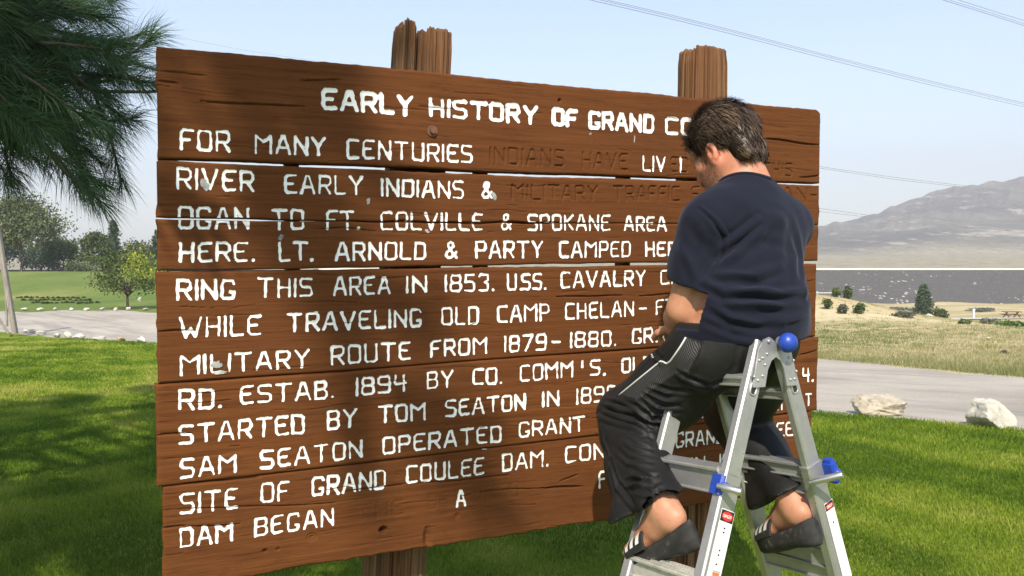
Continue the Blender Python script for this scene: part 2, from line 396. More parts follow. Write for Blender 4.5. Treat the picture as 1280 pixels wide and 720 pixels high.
FONT.update({
 '&': (.62, [[(1, .02), (.22, .72), (.24, .92), (.45, 1), (.68, .92), (.7, .74), (.1, .36), (.02, .16), (.2, .02), (.5, .02), (1, .38)]]),
 '.': (.06, [[(.4, .02), (.6, .02)]]), '-': (.42, [[(0, .46), (1, .46)]]), "'": (.0, [[(.5, 1), (.5, .62)]]),
 '1': (.0, FONT['I'][1]), '0': FONT['O'], '8': (.72, [[(.16, 1), (.84, 1), (.97, .88), (.97, .66), (.8, .53), (.2, .53), (.03, .66), (.03, .88), (.16, 1)], [(.2, .53), (0, .4), (0, .12), (.16, 0), (.84, 0), (1, .12), (1, .4), (.8, .53)]]),
 '9': (.72, [[(0, 0), (.84, .02), (1, .14), (1, .86), (.84, 1), (.16, 1), (0, .88), (0, .62), (.16, .5), (1, .5)]]),
 '5': (.68, [[(1, 1), (.1, 1), (.04, .56), (.84, .56), (1, .44), (1, .12), (.84, 0), (0, 0)]]),
 '3': (.68, [[(0, .94), (.16, 1), (.98, 1), (.98, .66), (.6, .53), (.95, .42), (1, .06), (.9, 0), (0, 0)]]),
 '7': (.72, [[(0, 1), (1, 1), (.25, 0)]]), '4': (.74, [[(.05, 1), (.0, .62), (.12, .48), (1, .5)], [(.82, 1), (.82, 0)]]),
 '2': (.7, [[(0, .9), (.14, 1), (.86, 1), (1, .88), (1, .66), (0, 0), (1, 0)]])})
# word, left x, top y, base y, right x, top y, base y (pixels of the photograph), painted?
W = []
def word(s, x0, t0, b0, x1, t1, b1, paint=True, hw=.0035, depth=1.0): W.append((s, x0, t0, b0, x1, t1, b1, paint, hw, depth))
B1 = dict(hw=.0063)
word('EARLY', 401.5, 110, 137.5, 517, 118.8, 145, **B1); word('HISTORY', 536, 121.6, 145.6, 672, 132, 157, **B1)
word('OF', 689.5, 134.7, 157, 721.5, 137, 160, **B1); word('GRAND', 735.3, 137.5, 161.5, 817.5, 143.5, 166.7, **B1); word('COULEE', 831, 145.6, 168.4, 941, 153, 176, **B1)
word('FOR', 224.5, 160.6, 187.5, 288, 163.6, 190.5); word('MANY', 318, 167.5, 192.5, 407, 171, 195.5); word('CENTURIES', 433, 173.2, 198, 590.3, 181.3, 204)
word('INDIANS', 611.6, 183.4, 205.5, 706, 187, 209, False); word('HAVE', 727.5, 189.4, 210.6, 785, 192, 213.4, False)
word('LIV', 802.9, 193.8, 214, 832, 195.2, 215.2); word('E', 838, 195.6, 215.3, 848.5, 196, 215.7, False); word('D', 850, 196.2, 215.8, 861, 197, 216.4, False); word('I', 849.5, 196.2, 215.8, 852.5, 196.4, 216)
word('IN', 873, 197.6, 217, 890, 198.5, 217.6, False); word('THIS', 953, 202.5, 220, 991, 204, 221.5, False)
word('RIVER', 220.4, 209, 236.6, 318, 213.8, 240); word('EARLY', 355.4, 217.5, 242, 453.8, 220, 244); word('INDIANS', 476.5, 222.9, 245.3, 580, 225.9, 248.8); word('&', 601.9, 226.3, 248.4, 616, 226.8, 248.6)
word('MILITARY', 639.4, 229.2, 250, 748, 232, 251.8, False); word('TRAFFIC', 766.9, 231.6, 251.9, 851, 232.5, 252.2, False); word('FROM', 865, 232.6, 252.2, 925, 233, 252.4, False); word('OKAN-', 944, 233.4, 252.4, 1022, 234.4, 252.4, False)
word('OGAN', 222.8, 257.2, 286.5, 311.5, 259.7, 286.3); word('TO', 339.4, 260.6, 287, 380.3, 261.4, 287.2); word('FT.', 408, 262, 287.4, 450, 263, 287.5); word('COLVILLE', 475.9, 263.8, 287.8, 603.8, 266.6, 288.2)
word('&', 625.9, 266.4, 287.7, 639.6, 266.6, 287.9); word('SPOKANE', 659.6, 266.9, 288.4, 762.8, 268.8, 288.9); word('AREA', 780, 269.6, 288.6, 833.4, 270.6, 289.2); word('FROM', 850.8, 270, 289.2, 905, 271, 289.6)
word('HERE.', 224, 302.6, 328, 318.5, 301.8, 327); word('LT.', 348.4, 301.9, 327.3, 392, 301.8, 326.6); word('ARNOLD', 418.5, 302, 326.2, 532.5, 302.4, 324.8); word('&', 556.3, 301.3, 324, 571.9, 301.2, 323.6)
word('PARTY', 594.4, 300.7, 323, 678.8, 300.6, 322.3); word('CAMPED', 699, 301, 322, 788.4, 301, 321.4); word('HERE', 807, 301.8, 320.9, 860, 302, 320)
word('RING', 220.6, 348.7, 375.8, 294, 349.6, 373.8); word('THIS', 322.2, 347.4, 372.4, 391, 346.8, 371.2); word('AREA', 416.6, 346, 370, 488.8, 344.8, 367.5); word('IN', 508, 344.6, 367, 534, 344, 365.6)
word('1853.', 556.5, 343, 364.9, 618.5, 341.4, 364); word('U', 634.3, 341.8, 363, 646.5, 341.6, 363); word('.', 649, 341.5, 363, 655, 341.5, 363); word('SS.', 652, 341.4, 362.8, 683.5, 340.8, 362); word('CAVALRY', 701.3, 339.6, 360.5, 807.8, 337.2, 357); word('CAMPED', 826, 336.8, 356, 908, 335, 352)
word('WHILE', 223.4, 396, 422.8, 326.5, 393.4, 418.8); word('TRAVELING', 358.2, 391.6, 415.6, 527.4, 385.3, 408.4); word('OLD', 552.2, 383.8, 407, 599, 382.4, 405.4); word('CAMP', 622, 381.6, 403.6, 687.6, 379, 401); word('CHELAN', 706.9, 379, 399.8, 793, 375.6, 395.4)
word('-', 798.8, 374.8, 394.6, 809.2, 374.4, 394.2); word('FT.', 820.3, 373.8, 393.4, 850, 372.4, 391.6)
word('MILITARY', 224.7, 444.2, 470, 387, 436, 459); word('ROUTE', 413.8, 432.4, 457, 513.8, 426.6, 449.6); word('FROM', 538, 425, 447, 609.4, 421.5, 442.6); word('1879', 631, 419.7, 441, 683.8, 417, 438); word('-', 690.4, 416.6, 437, 701.8, 416, 436); word('1880.', 713.4, 415, 435, 771.2, 412.6, 433); word('GRAND', 790.7, 410.9, 430.3, 862, 406.6, 425)
word('RD.', 222.8, 487, 513, 277.2, 484.6, 510); word('ESTAB.', 299.7, 482, 505.8, 417.6, 474.6, 498); word('1894', 444.8, 471.7, 495, 508.5, 467.2, 489.4); word('BY', 533.4, 464.3, 486.8, 566.6, 462.3, 484.6); word('CO.', 590.6, 461, 481.3, 628, 457.6, 480); word('COMM', 650, 456, 477.3, 716.6, 451.4, 472); word("'", 726, 451, 471, 730, 450.8, 470.6); word('S.', 737.4, 449.8, 470, 757, 448.8, 469); word('OLD', 777, 447.6, 466.6, 815, 444.6, 463)
word('STARTED', 223.4, 531.3, 556.4, 381, 517, 542); word('BY', 408.8, 513, 537.6, 445.9, 510.2, 533.4); word('TOM', 472.5, 506.9, 529.6, 532, 503, 525); word('SEATON', 556.3, 500, 522, 657, 491.4, 511.8); word('IN', 677.8, 488.7, 509.2, 699, 487, 507); word('1898', 720.3, 484.8, 505.6, 771, 481, 501); word('4.', 1002.7, 459.6, 477.7, 1016.8, 458.4, 476.6)
word('SAM', 225, 573.5, 598.7, 295.6, 568, 590); word('SEATON', 325, 562.8, 586.8, 453, 550, 572); word('OPERATED', 478, 546, 568, 626.6, 531, 552.3); word('GRANT', 648.5, 527.5, 547.2, 731, 519.4, 539); word('FERRY', 856.5, 507, 525, 924, 499.4, 517.5); word('1921', 935, 499.6, 516.4, 978, 496, 512.4); word('T', 1006.5, 491.6, 507.6, 1014.6, 491, 507)
word('SITE', 225, 617, 643.4, 298, 609.8, 635.8); word('OF', 326, 604.7, 630, 362, 601, 625.6); word('GRAND', 389.7, 596.4, 621, 482.8, 586.9, 610.6); word('COULEE', 508, 582, 605, 605.6, 571.6, 593.6); word('DAM.', 628, 568, 590, 686, 562, 582.6); word('CONST.', 706.8, 558, 579, 800, 548.4, 568); word('GRAND', 845.5, 541, 560.5, 906, 535, 554); word('COULEE', 923, 533.6, 552.4, 992, 526.6, 544.8)
word('DAM', 224.3, 661, 685.4, 291, 654.4, 677); word('BEGAN', 318, 648, 672, 418, 634.8, 657.4); word('A', 570, 613.2, 635, 583.2, 611.6, 633); word('F', 748.8, 589, 611, 758.5, 587.6, 609.6); word('IN', 865, 571.8, 589.6, 882.5, 569.8, 587.4); word('1933', 900, 567.4, 585, 940, 562.6, 580)
word('THE', 446, 632, 654, 506, 624, 645, False, .004, .3); word('DE', 535, 618, 639, 562, 614, 635, False, .004, .22); word('NNED', 590, 610, 631, 650, 601, 622, False, .004, .22); word('P', 834, 577, 594, 845.5, 575.8, 592.6)
# stroke list in board coordinates
STR = []
for wi, (s, x0, t0, b0, x1, t1, b1, paint, hw, dp) in enumerate(W):
    q = [uv(x0, t0), uv(x1, t1), uv(x1, b1), uv(x0, b0)]
    h = q[0][1] - q[3][1]; wd = [FONT[c][0] for c in s]
    g = .36; tot = sum(wd) + g * (len(s) - 1); L0 = np.linalg.norm(q[1] - q[0])
    sc = (L0 - 2 * hw) / max(tot, .05); r_ = np.random.default_rng(100 + wi); x = 0
    for c, cw in zip(s, wd):
        sl = r_.normal(0, .012); dy = r_.normal(0, .012)
        for k, pl in enumerate(FONT[c][1]):
            P = []
            for (a, b) in pl:
                a = a + r_.normal(0, .008); b = b + r_.normal(0, .010)
                X_ = hw + (x + a * cw + sl * b) * sc if tot > .05 else L0 / 2
                fx = X_ / L0; fy = (hw + (b + dy * .5) * (h - 2 * hw)) / h
                P.append((q[3] * (1 - fx) + q[2] * fx) * (1 - fy) + (q[0] * (1 - fx) + q[1] * fx) * fy)
            STR.append((np.array(P), hw * (1.35 if c == '.' else 1) * r_.uniform(.92, 1.06), paint, dp * (.45 if paint else 1.15), wi))
        x += cw + g
# fields on one fine grid over the whole board
GS = .0021; GU0, GV0 = -.03, -.03; NU, NV = int(2.52 / GS), int(1.60 / GS)
Df = np.full((NV, NU), .05, np.float32); Dp = np.full((NV, NU), .05, np.float32); Dd = np.ones((NV, NU), np.float32); Wd = np.zeros((NV, NU), np.int32)
def segdist(U, Vv, a, b):
    ab = b - a; t = np.clip(((U - a[0]) * ab[0] + (Vv - a[1]) * ab[1]) / max(ab @ ab, 1e-9), 0, 1)
    return np.hypot(U - a[0] - t * ab[0], Vv - a[1] - t * ab[1])
edge_n = SN((.006, .006), 2, 24, 77); edge_n2 = SN((.03, .03), 2, 12, 78)
for P, hw, paint, dp, rowi in STR:
    lo = P.min(0) - .02; hi = P.max(0) + .02
    i0, i1 = int((lo[0] - GU0) / GS), int((hi[0] - GU0) / GS) + 1; j0, j1 = int((lo[1] - GV0) / GS), int((hi[1] - GV0) / GS) + 1
    i0, j0 = max(i0, 0), max(j0, 0); i1, j1 = min(i1, NU), min(j1, NV)
    U, Vv = np.meshgrid(GU0 + GS * np.arange(i0, i1), GV0 + GS * np.arange(j0, j1))
    d = np.full(U.shape, 1.0)
    for a, b in zip(P[:-1], P[1:]): d = np.minimum(d, segdist(U, Vv, a, b))
    d = d - hw * (1 + .13 * edge_n2(np.stack([U, Vv], -1)))
    S_ = (slice(j0, j1), slice(i0, i1))
    Wd[S_] = np.where(d < Df[S_], rowi, Wd[S_]); Dd[S_] = np.where(d < Df[S_], dp, Dd[S_])
    Df[S_] = np.minimum(Df[S_], d)
    if paint: Dp[S_] = np.minimum(Dp[S_], d - .0004 + .0007 * edge_n(np.stack([U, Vv], -1)))
def groove(D, dd): return .0052 * dd * np.sqrt(np.clip(1 - (1 - np.clip(-D / .0045, 0, 1)) ** 2, 0, 1))
# cracks and checks that run with the grain: (u0, v0, u1, v1, half width, depth)
cr = np.random.default_rng(5); CRACKS = []
def crack_px(x0, y0, x1, y1, hw=.0022, dep=.006): a, b = uv(x0, y0), uv(x1, y1); CRACKS.append((a, b, hw, dep * 1.8))
crack_px(251, 125, 380, 132.5, .0026, .007); crack_px(197, 103, 222, 105.5); crack_px(375, 98.5, 428, 101.5, .002); crack_px(197, 91, 262, 95, .0018, .004)
crack_px(952, 174, 1025, 180, .0028, .008); crack_px(1000, 222, 1025, 219.5, .0026, .007); crack_px(197, 414, 245, 413, .0024, .006); crack_px(197, 545, 240, 541, .0022)
crack_px(430, 276.6, 700, 279.5, .0022, .008); crack_px(390, 285, 470, 288, .0018, .004); crack_px(640, 277, 690, 282, .0018); crack_px(230, 605.5, 330, 597, .0022, .006)
crack_px(200, 640, 430, 627, .0018, .004); crack_px(235, 661, 300, 655, .0022, .006); crack_px(200, 663, 232, 660, .0022); crack_px(430, 616, 510, 606, .0022, .006); crack_px(520, 605, 640, 594, .0018)
crack_px(690, 371, 780, 370, .0018); crack_px(800, 370, 850, 367, .002); crack_px(680, 610, 730, 607.5, .003, .009); crack_px(590, 616, 680, 609, .0016); crack_px(700, 602, 724, 593, .002); crack_px(840, 493, 905, 480, .002); crack_px(1000, 441, 1022, 438, .0024, .007)
for k in range(120):
    u_, v_ = cr.uniform(0, 2.4) ** 1.25 / 2.4 ** .25, cr.uniform(0, 1.5); L = cr.uniform(.03, .2); CRACKS.append((np.array([u_, v_]), np.array([min(u_ + L, 2.43), v_ + cr.normal(0, .003)]), cr.uniform(.0008, .0013), cr.uniform(.003, .006)))
Hc = np.zeros((NV, NU), np.float32); wig = SN((.05, .05), 2, 10, 79)
for a, b, hw, dep in CRACKS:
    lo = np.minimum(a, b) - .012; hi = np.maximum(a, b) + .012
    i0, i1 = max(int((lo[0] - GU0) / GS), 0), min(int((hi[0] - GU0) / GS) + 1, NU); j0, j1 = max(int((lo[1] - GV0) / GS), 0), min(int((hi[1] - GV0) / GS) + 1, NV)
    U, Vv = np.meshgrid(GU0 + GS * np.arange(i0, i1), GV0 + GS * np.arange(j0, j1))
    V2 = Vv + .0028 * wig(np.stack([U, Vv], -1)); L = np.linalg.norm(b - a)
    t = np.clip(((U - a[0]) * (b - a)[0] + (V2 - a[1]) * (b - a)[1]) / L ** 2, 0, 1)
    d = np.hypot(U - a[0] - t * (b - a)[0], V2 - a[1] - t * (b - a)[1]); taper = np.clip(4 * t * (1 - t) + .25, 0, 1)
    Hc[j0:j1, i0:i1] = np.maximum(Hc[j0:j1, i0:i1], dep * np.clip(1.7 - d / (hw * .75 * taper), 0, 1))
# knots and knocks: (px, py, radius, kind)
Hk = np.zeros((NV, NU), np.float32)
def dent(px, py, ru, rv, dep, ring=0.0):
    c = uv(px, py); U, Vv = np.meshgrid(GU0 + GS * np.arange(NU), GV0 + GS * np.arange(NV)); i0, i1 = max(int((c[0] - 3 * ru - GU0) / GS), 0), int((c[0] + 3 * ru - GU0) / GS); j0, j1 = max(int((c[1] - 3 * rv - GV0) / GS), 0), int((c[1] + 3 * rv - GV0) / GS)
    S_ = (slice(j0, j1), slice(i0, i1)); r_ = np.hypot((U[S_] - c[0]) / ru, (Vv[S_] - c[1]) / rv)
    Hk[S_] += dep * np.clip(1.3 - r_, 0, 1) + ring * np.sin(r_ * 9) * np.exp(-r_ ** 2)
dent(479.5, 663, .012, .010, .03); dent(390, 672, .016, .013, .004, .0015); dent(498, 594, .014, .013, .002, .0012); dent(572, 645, .010, .009, .005, .001); dent(331.5, 689, .007, .004, .01); dent(348, 687, .005, .004, .008); dent(699.5, 125.5, .006, .006, .012); dent(606, 561.5, .011, .005, .008); dent(738, 350, .006, .004, .004); dent(535, 673, .013, .034, .012); dent(345, 151, .012, .012, .003, .001)
UU, VV = np.meshgrid(GU0 + GS * np.arange(NU), GV0 + GS * np.arange(NV))
warp = .012 * SN((.5, .12), 2, 8, 80)(np.stack([UU, VV], -1))
g1 = SN((.28, .0055), 2, 26, 81)(np.stack([UU, VV + warp], -1)); g2 = SN((.05, .004), 2, 26, 82)(np.stack([UU, VV + warp], -1))
FIELD = (groove(Df, Dd) + Hc + Hk + .00013 * g1 + .00012 * g2 + .0005 * SN((.35, .09), 2, 8, 83)(np.stack([UU, VV], -1))).astype(np.float32)

def wood(name, pale, mid, dark, worn, wear=.5):
    t = NT(name); v = t.coord((1.3, 1, 34)); v2 = t.coord((.9, 1, 3.2)); v3 = t.coord((2.2, 5, 46)); vb = t.coord((1, 1, 4)); oi = t.n('ShaderNodeObjectInfo')
    a1 = t.noise(v, 2.0, 8, .7, .25); a2 = t.noise(v2, 1.5, 4, .6); a3 = t.noise(v3, 3.0, 5, .7)
    c = t.ramp(a1, [(.30, tuple(.75 * np.array(dark))), (.5, mid), (.70, pale)])
    c = t.mix(t.ramp(a2, [(.46, 0), (.68, wear)]), c, worn)
    c = t.mix(t.math('MULTIPLY', t.ramp(a3, [(.33, 1), (.43, 0)]), .78), c, tuple(.30 * np.array(dark)))
    c = t.mix(t.math('MULTIPLY', oi.outputs['Random'], .42), c, worn)
    c = t.mix(t.ramp(t.noise(t.coord((7, 7, 11)), 1.4, 6, .7), [(.56, 0), (.74, .45)]), c, tuple(.45 * np.array(mid)))
    c = t.mix(t.ramp(t.noise(t.coord((4, 1, 30)), 2.2, 6, .75), [(.60, 0), (.72, .40)]), c, (pale[0] * 1.15, pale[1] * 1.5, pale[2] * 2.4))
    c = t.mix(t.ramp(t.noise(vb, 60, 4, .7), [(.66, 0), (.74, .35)]), c, tuple(np.minimum(1, 1.7 * np.array(pale))))
    t.col(c); t.set(Roughness=.88, Specular_IOR_Level=.14)
    b1 = t.n('ShaderNodeBump'); b1.inputs['Strength'].default_value = .7; b1.inputs['Distance'].default_value = .0009; t.l(a1, b1.inputs['Height'])
    t.bump(a3, .8, .0022, b1.outputs[0]); return t.m
M_WOOD = wood('brown_stained_wood', (.152, .055, .0165), (.124, .0425, .0120), (.088, .029, .0090), (.092, .034, .0125))
M_END = wood('brown_stained_wood_back', (.15, .07, .03), (.11, .05, .022), (.07, .03, .014), (.13, .06, .03))
t = NT('white_letter_paint'); v = t.coord(); a = t.noise(v, 90, 5, .7); b = t.noise(v, 9, 3)
t.col(t.mix(t.ramp(a, [(.24, .35), (.36, 0)]), t.ramp(b, [(.35, (.78, .79, .79)), (.65, (.87, .87, .85))]), (.42, .40, .37))); t.set(Roughness=.5, Specular_IOR_Level=.4); t.bump(a, .2, .001); M_WHITE = t.m

SIGN = empty('wooden_sign', mat=SIGN_M)
tag(SIGN, 'large brown wooden plank sign with white routed lettering on two posts', 'sign')
SIGN_M_INV = SIGN_M.inverted()
TH = .046
def sample(F, u, v):
    x = (u - GU0) / GS; y = (v - GV0) / GS; i = np.clip(x.astype(int), 0, NU - 2); j = np.clip(y.astype(int), 0, NV - 2); fx = x - i; fy = y - j
    return F[j, i] * (1 - fx) * (1 - fy) + F[j, i + 1] * fx * (1 - fy) + F[j + 1, i] * (1 - fx) * fy + F[j + 1, i + 1] * fx * fy
def plank(bot, top, u0, u1, y0, seed, rag=(.0012, .0012), round_r=0.0):
    """bot/top: (u,v) polylines; front surface carries the routed letters, checks and knots"""
    nu = int((u1 - u0) / .0023); uu = np.linspace(0, 1, nu)
    ul = np.linspace(u0, u1, nu)
    e1 = SN((.10,), 1, 12, seed)(ul[:, None]) * rag[0] + SN((.012,), 1, 12, seed + 1)(ul[:, None]) * rag[0] * .5
    e2 = SN((.10,), 1, 12, seed + 2)(ul[:, None]) * rag[1] + SN((.012,), 1, 12, seed + 3)(ul[:, None]) * rag[1] * .5
    vb = interp(ul, bot) + e1; vt = interp(ul, top) + e2
    if round_r:
        x = np.clip((ul - (u1 - round_r)) / round_r, 0, 1); vt = vt - round_r * .7 * (1 - np.sqrt(1 - x ** 2))
    nv = int(np.mean(vt - vb) / .0023); tv = np.linspace(0, 1, nv)
    U = np.broadcast_to(ul, (nv, nu)); Vg = vb[None] + (vt - vb)[None] * tv[:, None]
    endw = SN((.02,), 1, 10, seed + 5)(Vg[:, :1])[:, None] * .0018
    U = U + endw * (1 - uu)[None] + SN((.02,), 1, 10, seed + 6)(Vg[:, :1])[:, None] * .0018 * uu[None]
    Yf = sample(FIELD, U, Vg) + y0
    ed = np.minimum(np.minimum(Vg - vb[None], vt[None] - Vg), np.minimum(U - u0, u1 - U)); Yf = Yf + .005 * np.clip(1 - ed / .007, 0, 1) ** 2
    F = np.stack([U, Yf, Vg], -1).reshape(-1, 3)
    i, j = np.meshgrid(np.arange(nv - 1), np.arange(nu - 1), indexing='ij')
    q = np.stack([i * nu + j, i * nu + j + 1, (i + 1) * nu + j + 1, (i + 1) * nu + j], -1).reshape(-1, 4)
    ring = np.concatenate([np.arange(nu), nu - 1 + nu * np.arange(1, nv), (nv - 1) * nu + np.arange(nu - 2, -1, -1), nu * np.arange(nv - 2, 0, -1)])
    B = F[ring].copy(); B[:, 1] = y0 + TH; n0 = len(F); m = len(ring); k = np.arange(m); k2 = (k + 1) % m
    side = np.stack([ring[k], n0 + k, n0 + k2, ring[k2]], -1)
    back = np.array([[n0 + 0, n0 + m - (nv - 1), n0 + (nu - 1) + (nv - 1), n0 + nu - 1]])
    o = mesh_np('plank', np.concatenate([F, B]), [q, side], M_WOOD, SIGN)
    # a plain back skin, stepped so it follows the edge
    kk = np.linspace(0, nu - 1, 40).astype(int)
    Vb = np.concatenate([np.stack([ul[kk], 0 * kk + y0 + TH - .0005, vb[kk]], -1), np.stack([ul[kk], 0 * kk + y0 + TH - .0005, vt[kk]], -1)]); a = np.arange(39)
    bq = np.stack([a, 40 + a, 40 + a + 1, a + 1], -1)
    me = o.data; bm = bmesh.new(); bm.from_mesh(me); vs_ = [bm.verts.new(p) for p in Vb]
    for f in bq: bm.faces.new([vs_[x] for x in f])
    bm.to_mesh(me); bm.free()
    # the white paint lying in the grooves
    gu = np.arange(int((u0 - GU0) / GS) + 1, int((u1 - GU0) / GS)); lo_v, hi_v = vb.min(), vt.max(); gv = np.arange(max(int((lo_v - GV0) / GS) - 1, 0), min(int((hi_v - GV0) / GS) + 2, NV - 1))
    D = Dp[gv[0]:gv[-1] + 1, gu[0]:gu[-1] + 1]; Ug = GU0 + GS * gu; Vv = GV0 + GS * gv
    vlow = np.interp(Ug, ul, vb) + .0012; vhi = np.interp(Ug, ul, vt) - .0012
    ins = (Vv[:, None] > vlow[None]) & (Vv[:, None] < vhi[None])
    gy, gx = np.gradient(D, GS); gn = np.hypot(gx, gy) + 1e-6
    cell = np.minimum(np.minimum(D[:-1, :-1], D[1:, :-1]), np.minimum(D[:-1, 1:], D[1:, 1:])) < 0
    cell &= ins[:-1, :-1] & ins[1:, :-1] & ins[:-1, 1:] & ins[1:, 1:]
    Us = np.broadcast_to(Ug, D.shape) - np.where((D > 0) & (D < GS * 1.6), gx / gn * D, 0); Vs = np.broadcast_to(Vv[:, None], D.shape) - np.where((D > 0) & (D < GS * 1.6), gy / gn * D, 0)
    Yp = sample(FIELD, Us.ravel(), Vs.ravel()).reshape(D.shape) + y0 - .0007
    ci, cj = np.nonzero(cell); n_ = D.shape[1]
    quads = np.stack([ci * n_ + cj, ci * n_ + cj + 1, (ci + 1) * n_ + cj + 1, (ci + 1) * n_ + cj], -1)
    rowq = Wd[gv[0]:gv[-1] + 1, gu[0]:gu[-1] + 1][ci, cj]
    for rw in np.unique(rowq):
        used, inv = np.unique(quads[rowq == rw], return_inverse=True)
        P = np.stack([Us.ravel()[used], Yp.ravel()[used], Vs.ravel()[used]], -1)
        mesh_np('lettering', P, inv.reshape(-1, 4), M_WHITE, o)
    return o
def ln(*pts): return [tuple(uv(x, y)) for x, y in pts]
T1 = ln((197, 58), (430, 79), (567, 92.7), (640, 100.3), (840, 119.7), (1026, 137.5)); B1u = ln((199, 198), (430, 205.7), (630, 215.4), (840, 221.5), (1026, 229.5))
B1l = ln((196.5, 199.8), (430, 210.4), (630, 219.2), (840, 225.2), (1025, 231.6)); Cu = ln((197, 271.2), (203, 271.6), (215, 272.1), (327, 273.9), (345, 275.1), (430, 276.4), (500, 277.3), (1024, 281)); Cl = ln((197, 273.6), (215, 274.2), (327, 276.4), (345, 276.3), (430, 276.7), (500, 277.5), (1024, 281.25))
Du = ln((197, 338.2), (300, 337.6), (430, 334.6), (630, 331.3), (840, 328), (1023, 326)); Dl = ln((197, 339.8), (430, 337), (630, 334.0), (840, 331.8), (1023, 329.5))
Eu = ln((198, 479.7), (430, 463.8), (600, 450.2), (790, 437), (1022, 420.3)); El = ln((197, 480.9), (430, 465), (600, 451.2), (790, 438), (1022, 421.4))
Fu = ln((196, 608.7), (389, 586.6), (630, 557.6), (750, 543.8), (1020, 513)); Fl = ln((200, 609.6), (389, 587.6), (630, 558.6), (750, 544.8), (1020, 514.2))
Gl = ln((200, 740), (323, 720.3), (430, 702.4), (524, 687), (630, 670.2), (770, 648), (1020, 609))
plank(B1u, T1, .020, 2.436, 0, 200, (.0008, .0011), .028)
plank(Cu, B1l, .016, 2.437, .002, 210, (.0003, .0008)); plank(Du, Cl, .014, 2.434, .001, 220, (.0008, .0003))
plank(Eu, Dl, .010, 2.428, .003, 230, (.0003, .001)); plank(Fu, El, .003, 2.438, .0, 240, (.0003, .0003)); plank(Gl, Fl, .016, 2.414, .0035, 250, (.0025, .0003))
# battens behind the boards (they show as dark blocks in the gaps)
def batten(x0, x1, y, v0=.03, v1=1.46):
    a, b = uv(x0, y)[0], uv(x1, y)[0]; m = MB(); m.box(((a + b) / 2, TH + .034, (v0 + v1) / 2), ((b - a) / 2, .027, (v1 - v0) / 2), bev=.003); m.build('batten', M_END, SIGN)
batten(361, 378, 208); batten(605, 618, 218, .05, 1.45); batten(788.5, 799, 223, .04, 1.47); batten(960, 972, 228)

# weathered posts: split, rounded tops and deep vertical checks
t = NT('weathered_post_wood'); v = t.coord((34, 34, .8)); v2 = t.coord((5, 5, .9)); v3 = t.coord((90, 90, 9))
a1 = t.noise(v, 1.6, 7, .7, .3); a2 = t.noise(v2, 1.3, 4); a3 = t.noise(v3, 1.4, 5, .75)
c = t.ramp(a1, [(.28, (.05, .022, .010)), (.45, (.135, .062, .027)), (.62, (.19, .098, .048)), (.8, (.24, .155, .092))])
c = t.mix(t.ramp(a2, [(.5, 0), (.66, .55)]), c, (.17, .125, .075)); c = t.mix(t.ramp(a3, [(.62, 0), (.7, .6)]), c, (.46, .31, .16)); c = t.mix(t.ramp(a3, [(.3, .85), (.36, 0)]), c, (.03, .014, .008))
t.col(c); t.set(Roughness=.85, Specular_IOR_Level=.2); t.bump(a1, .9, .006); M_POST = t.m
def post(base_u, top_u, base_w, top_w, top_v, y0, y1, seed, dome=.03, tilt=0.0, crop=(0, 1)):
    """an upright with rounded corners; cracks follow the grain"""
    na, nz = 220, 60; A = np.linspace(0, 2 * math.pi, na, endpoint=False)
    ca, sa = np.cos(A), np.sin(A); p = 6.0; sq = (np.abs(ca) ** p + np.abs(sa) ** p) ** (-1 / p)
    ck = SN((.045,), 1, 30, seed)(A[:, None]); ck2 = SN((.012,), 1, 30, seed + 1)(A[:, None])
    cut = np.clip(ck - .55, 0, 1) * .010 + np.clip(ck2 - .9, 0, 2) * .006
    r_ = np.random.default_rng(seed)
    for _ in range(5):
        a0 = r_.uniform(3.3, 6.1); cut = cut + .022 * np.exp(-((A - a0) / .02) ** 2)
    zb = -SO[2] - .4; zz = np.concatenate([np.linspace(zb, 1.3, 24), np.linspace(1.3, top_v, nz)[1:]])
    V = []; jag = dome * (1 - (np.abs(ca * sq)) ** 2) + .0035 * SN((.10,), 1, 16, seed + 2)(A[:, None]) - cut * .35
    for k, z in enumerate(zz):
        f = (z - zb) / (top_v - zb); uc = base_u + (top_u - base_u) * f; hw = (base_w + (top_w - base_w) * f) / 2; hd = (y1 - y0) / 2
        top = sstep(top_v - .06, top_v, z)
        rr = 1 - top * .05
        wv = SN((.3, .4), 2, 8, seed + 4)(np.stack([A, 0 * A + z], -1)) * .002
        V.append(np.stack([uc + (hw - cut + wv) * ca * sq * rr, (y0 + y1) / 2 + (hd - cut + wv) * sa * sq * rr, z + top * (jag - dome * .5)], -1))
    n = len(zz)
    for s_ in (.93, .8, .55, .25):                                       # rough end grain
        L = V[n - 1]; c0 = L.mean(0); V.append(c0 + (L - c0) * np.array([s_, s_, 1]) + np.stack([0 * A, 0 * A, .006 * (1 - s_) + .003 * SN((.15,), 1, 14, seed + int(s_ * 100))(A[:, None])], -1))
    n2 = len(V); V = np.concatenate(V); i, j = np.meshgrid(np.arange(n2 - 1), np.arange(na), indexing='ij')
    q = np.stack([i * na + j, i * na + (j + 1) % na, (i + 1) * na + (j + 1) % na, (i + 1) * na + j], -1).reshape(-1, 4)
    V = np.concatenate([V, V[-na:].mean(0)[None]]); c_ = len(V) - 1; jj = np.arange(na); tri = np.stack([(n2 - 1) * na + jj, (n2 - 1) * na + (jj + 1) % na, 0 * jj + c_], -1)
    return mesh_np('post', V, [q, tri], M_POST, SIGN)
def behind(px, y):          # board coordinate u of the ray through px on a plane y metres behind the board face
    P0 = SO - SNRM * y; d = ray(px, 200); t_ = ((P0 - CAMP) @ SNRM) / (d @ SNRM); P = CAMP + d * t_ - SO; return P @ SU
y0, y1 = TH + .065, TH + .065 + .13
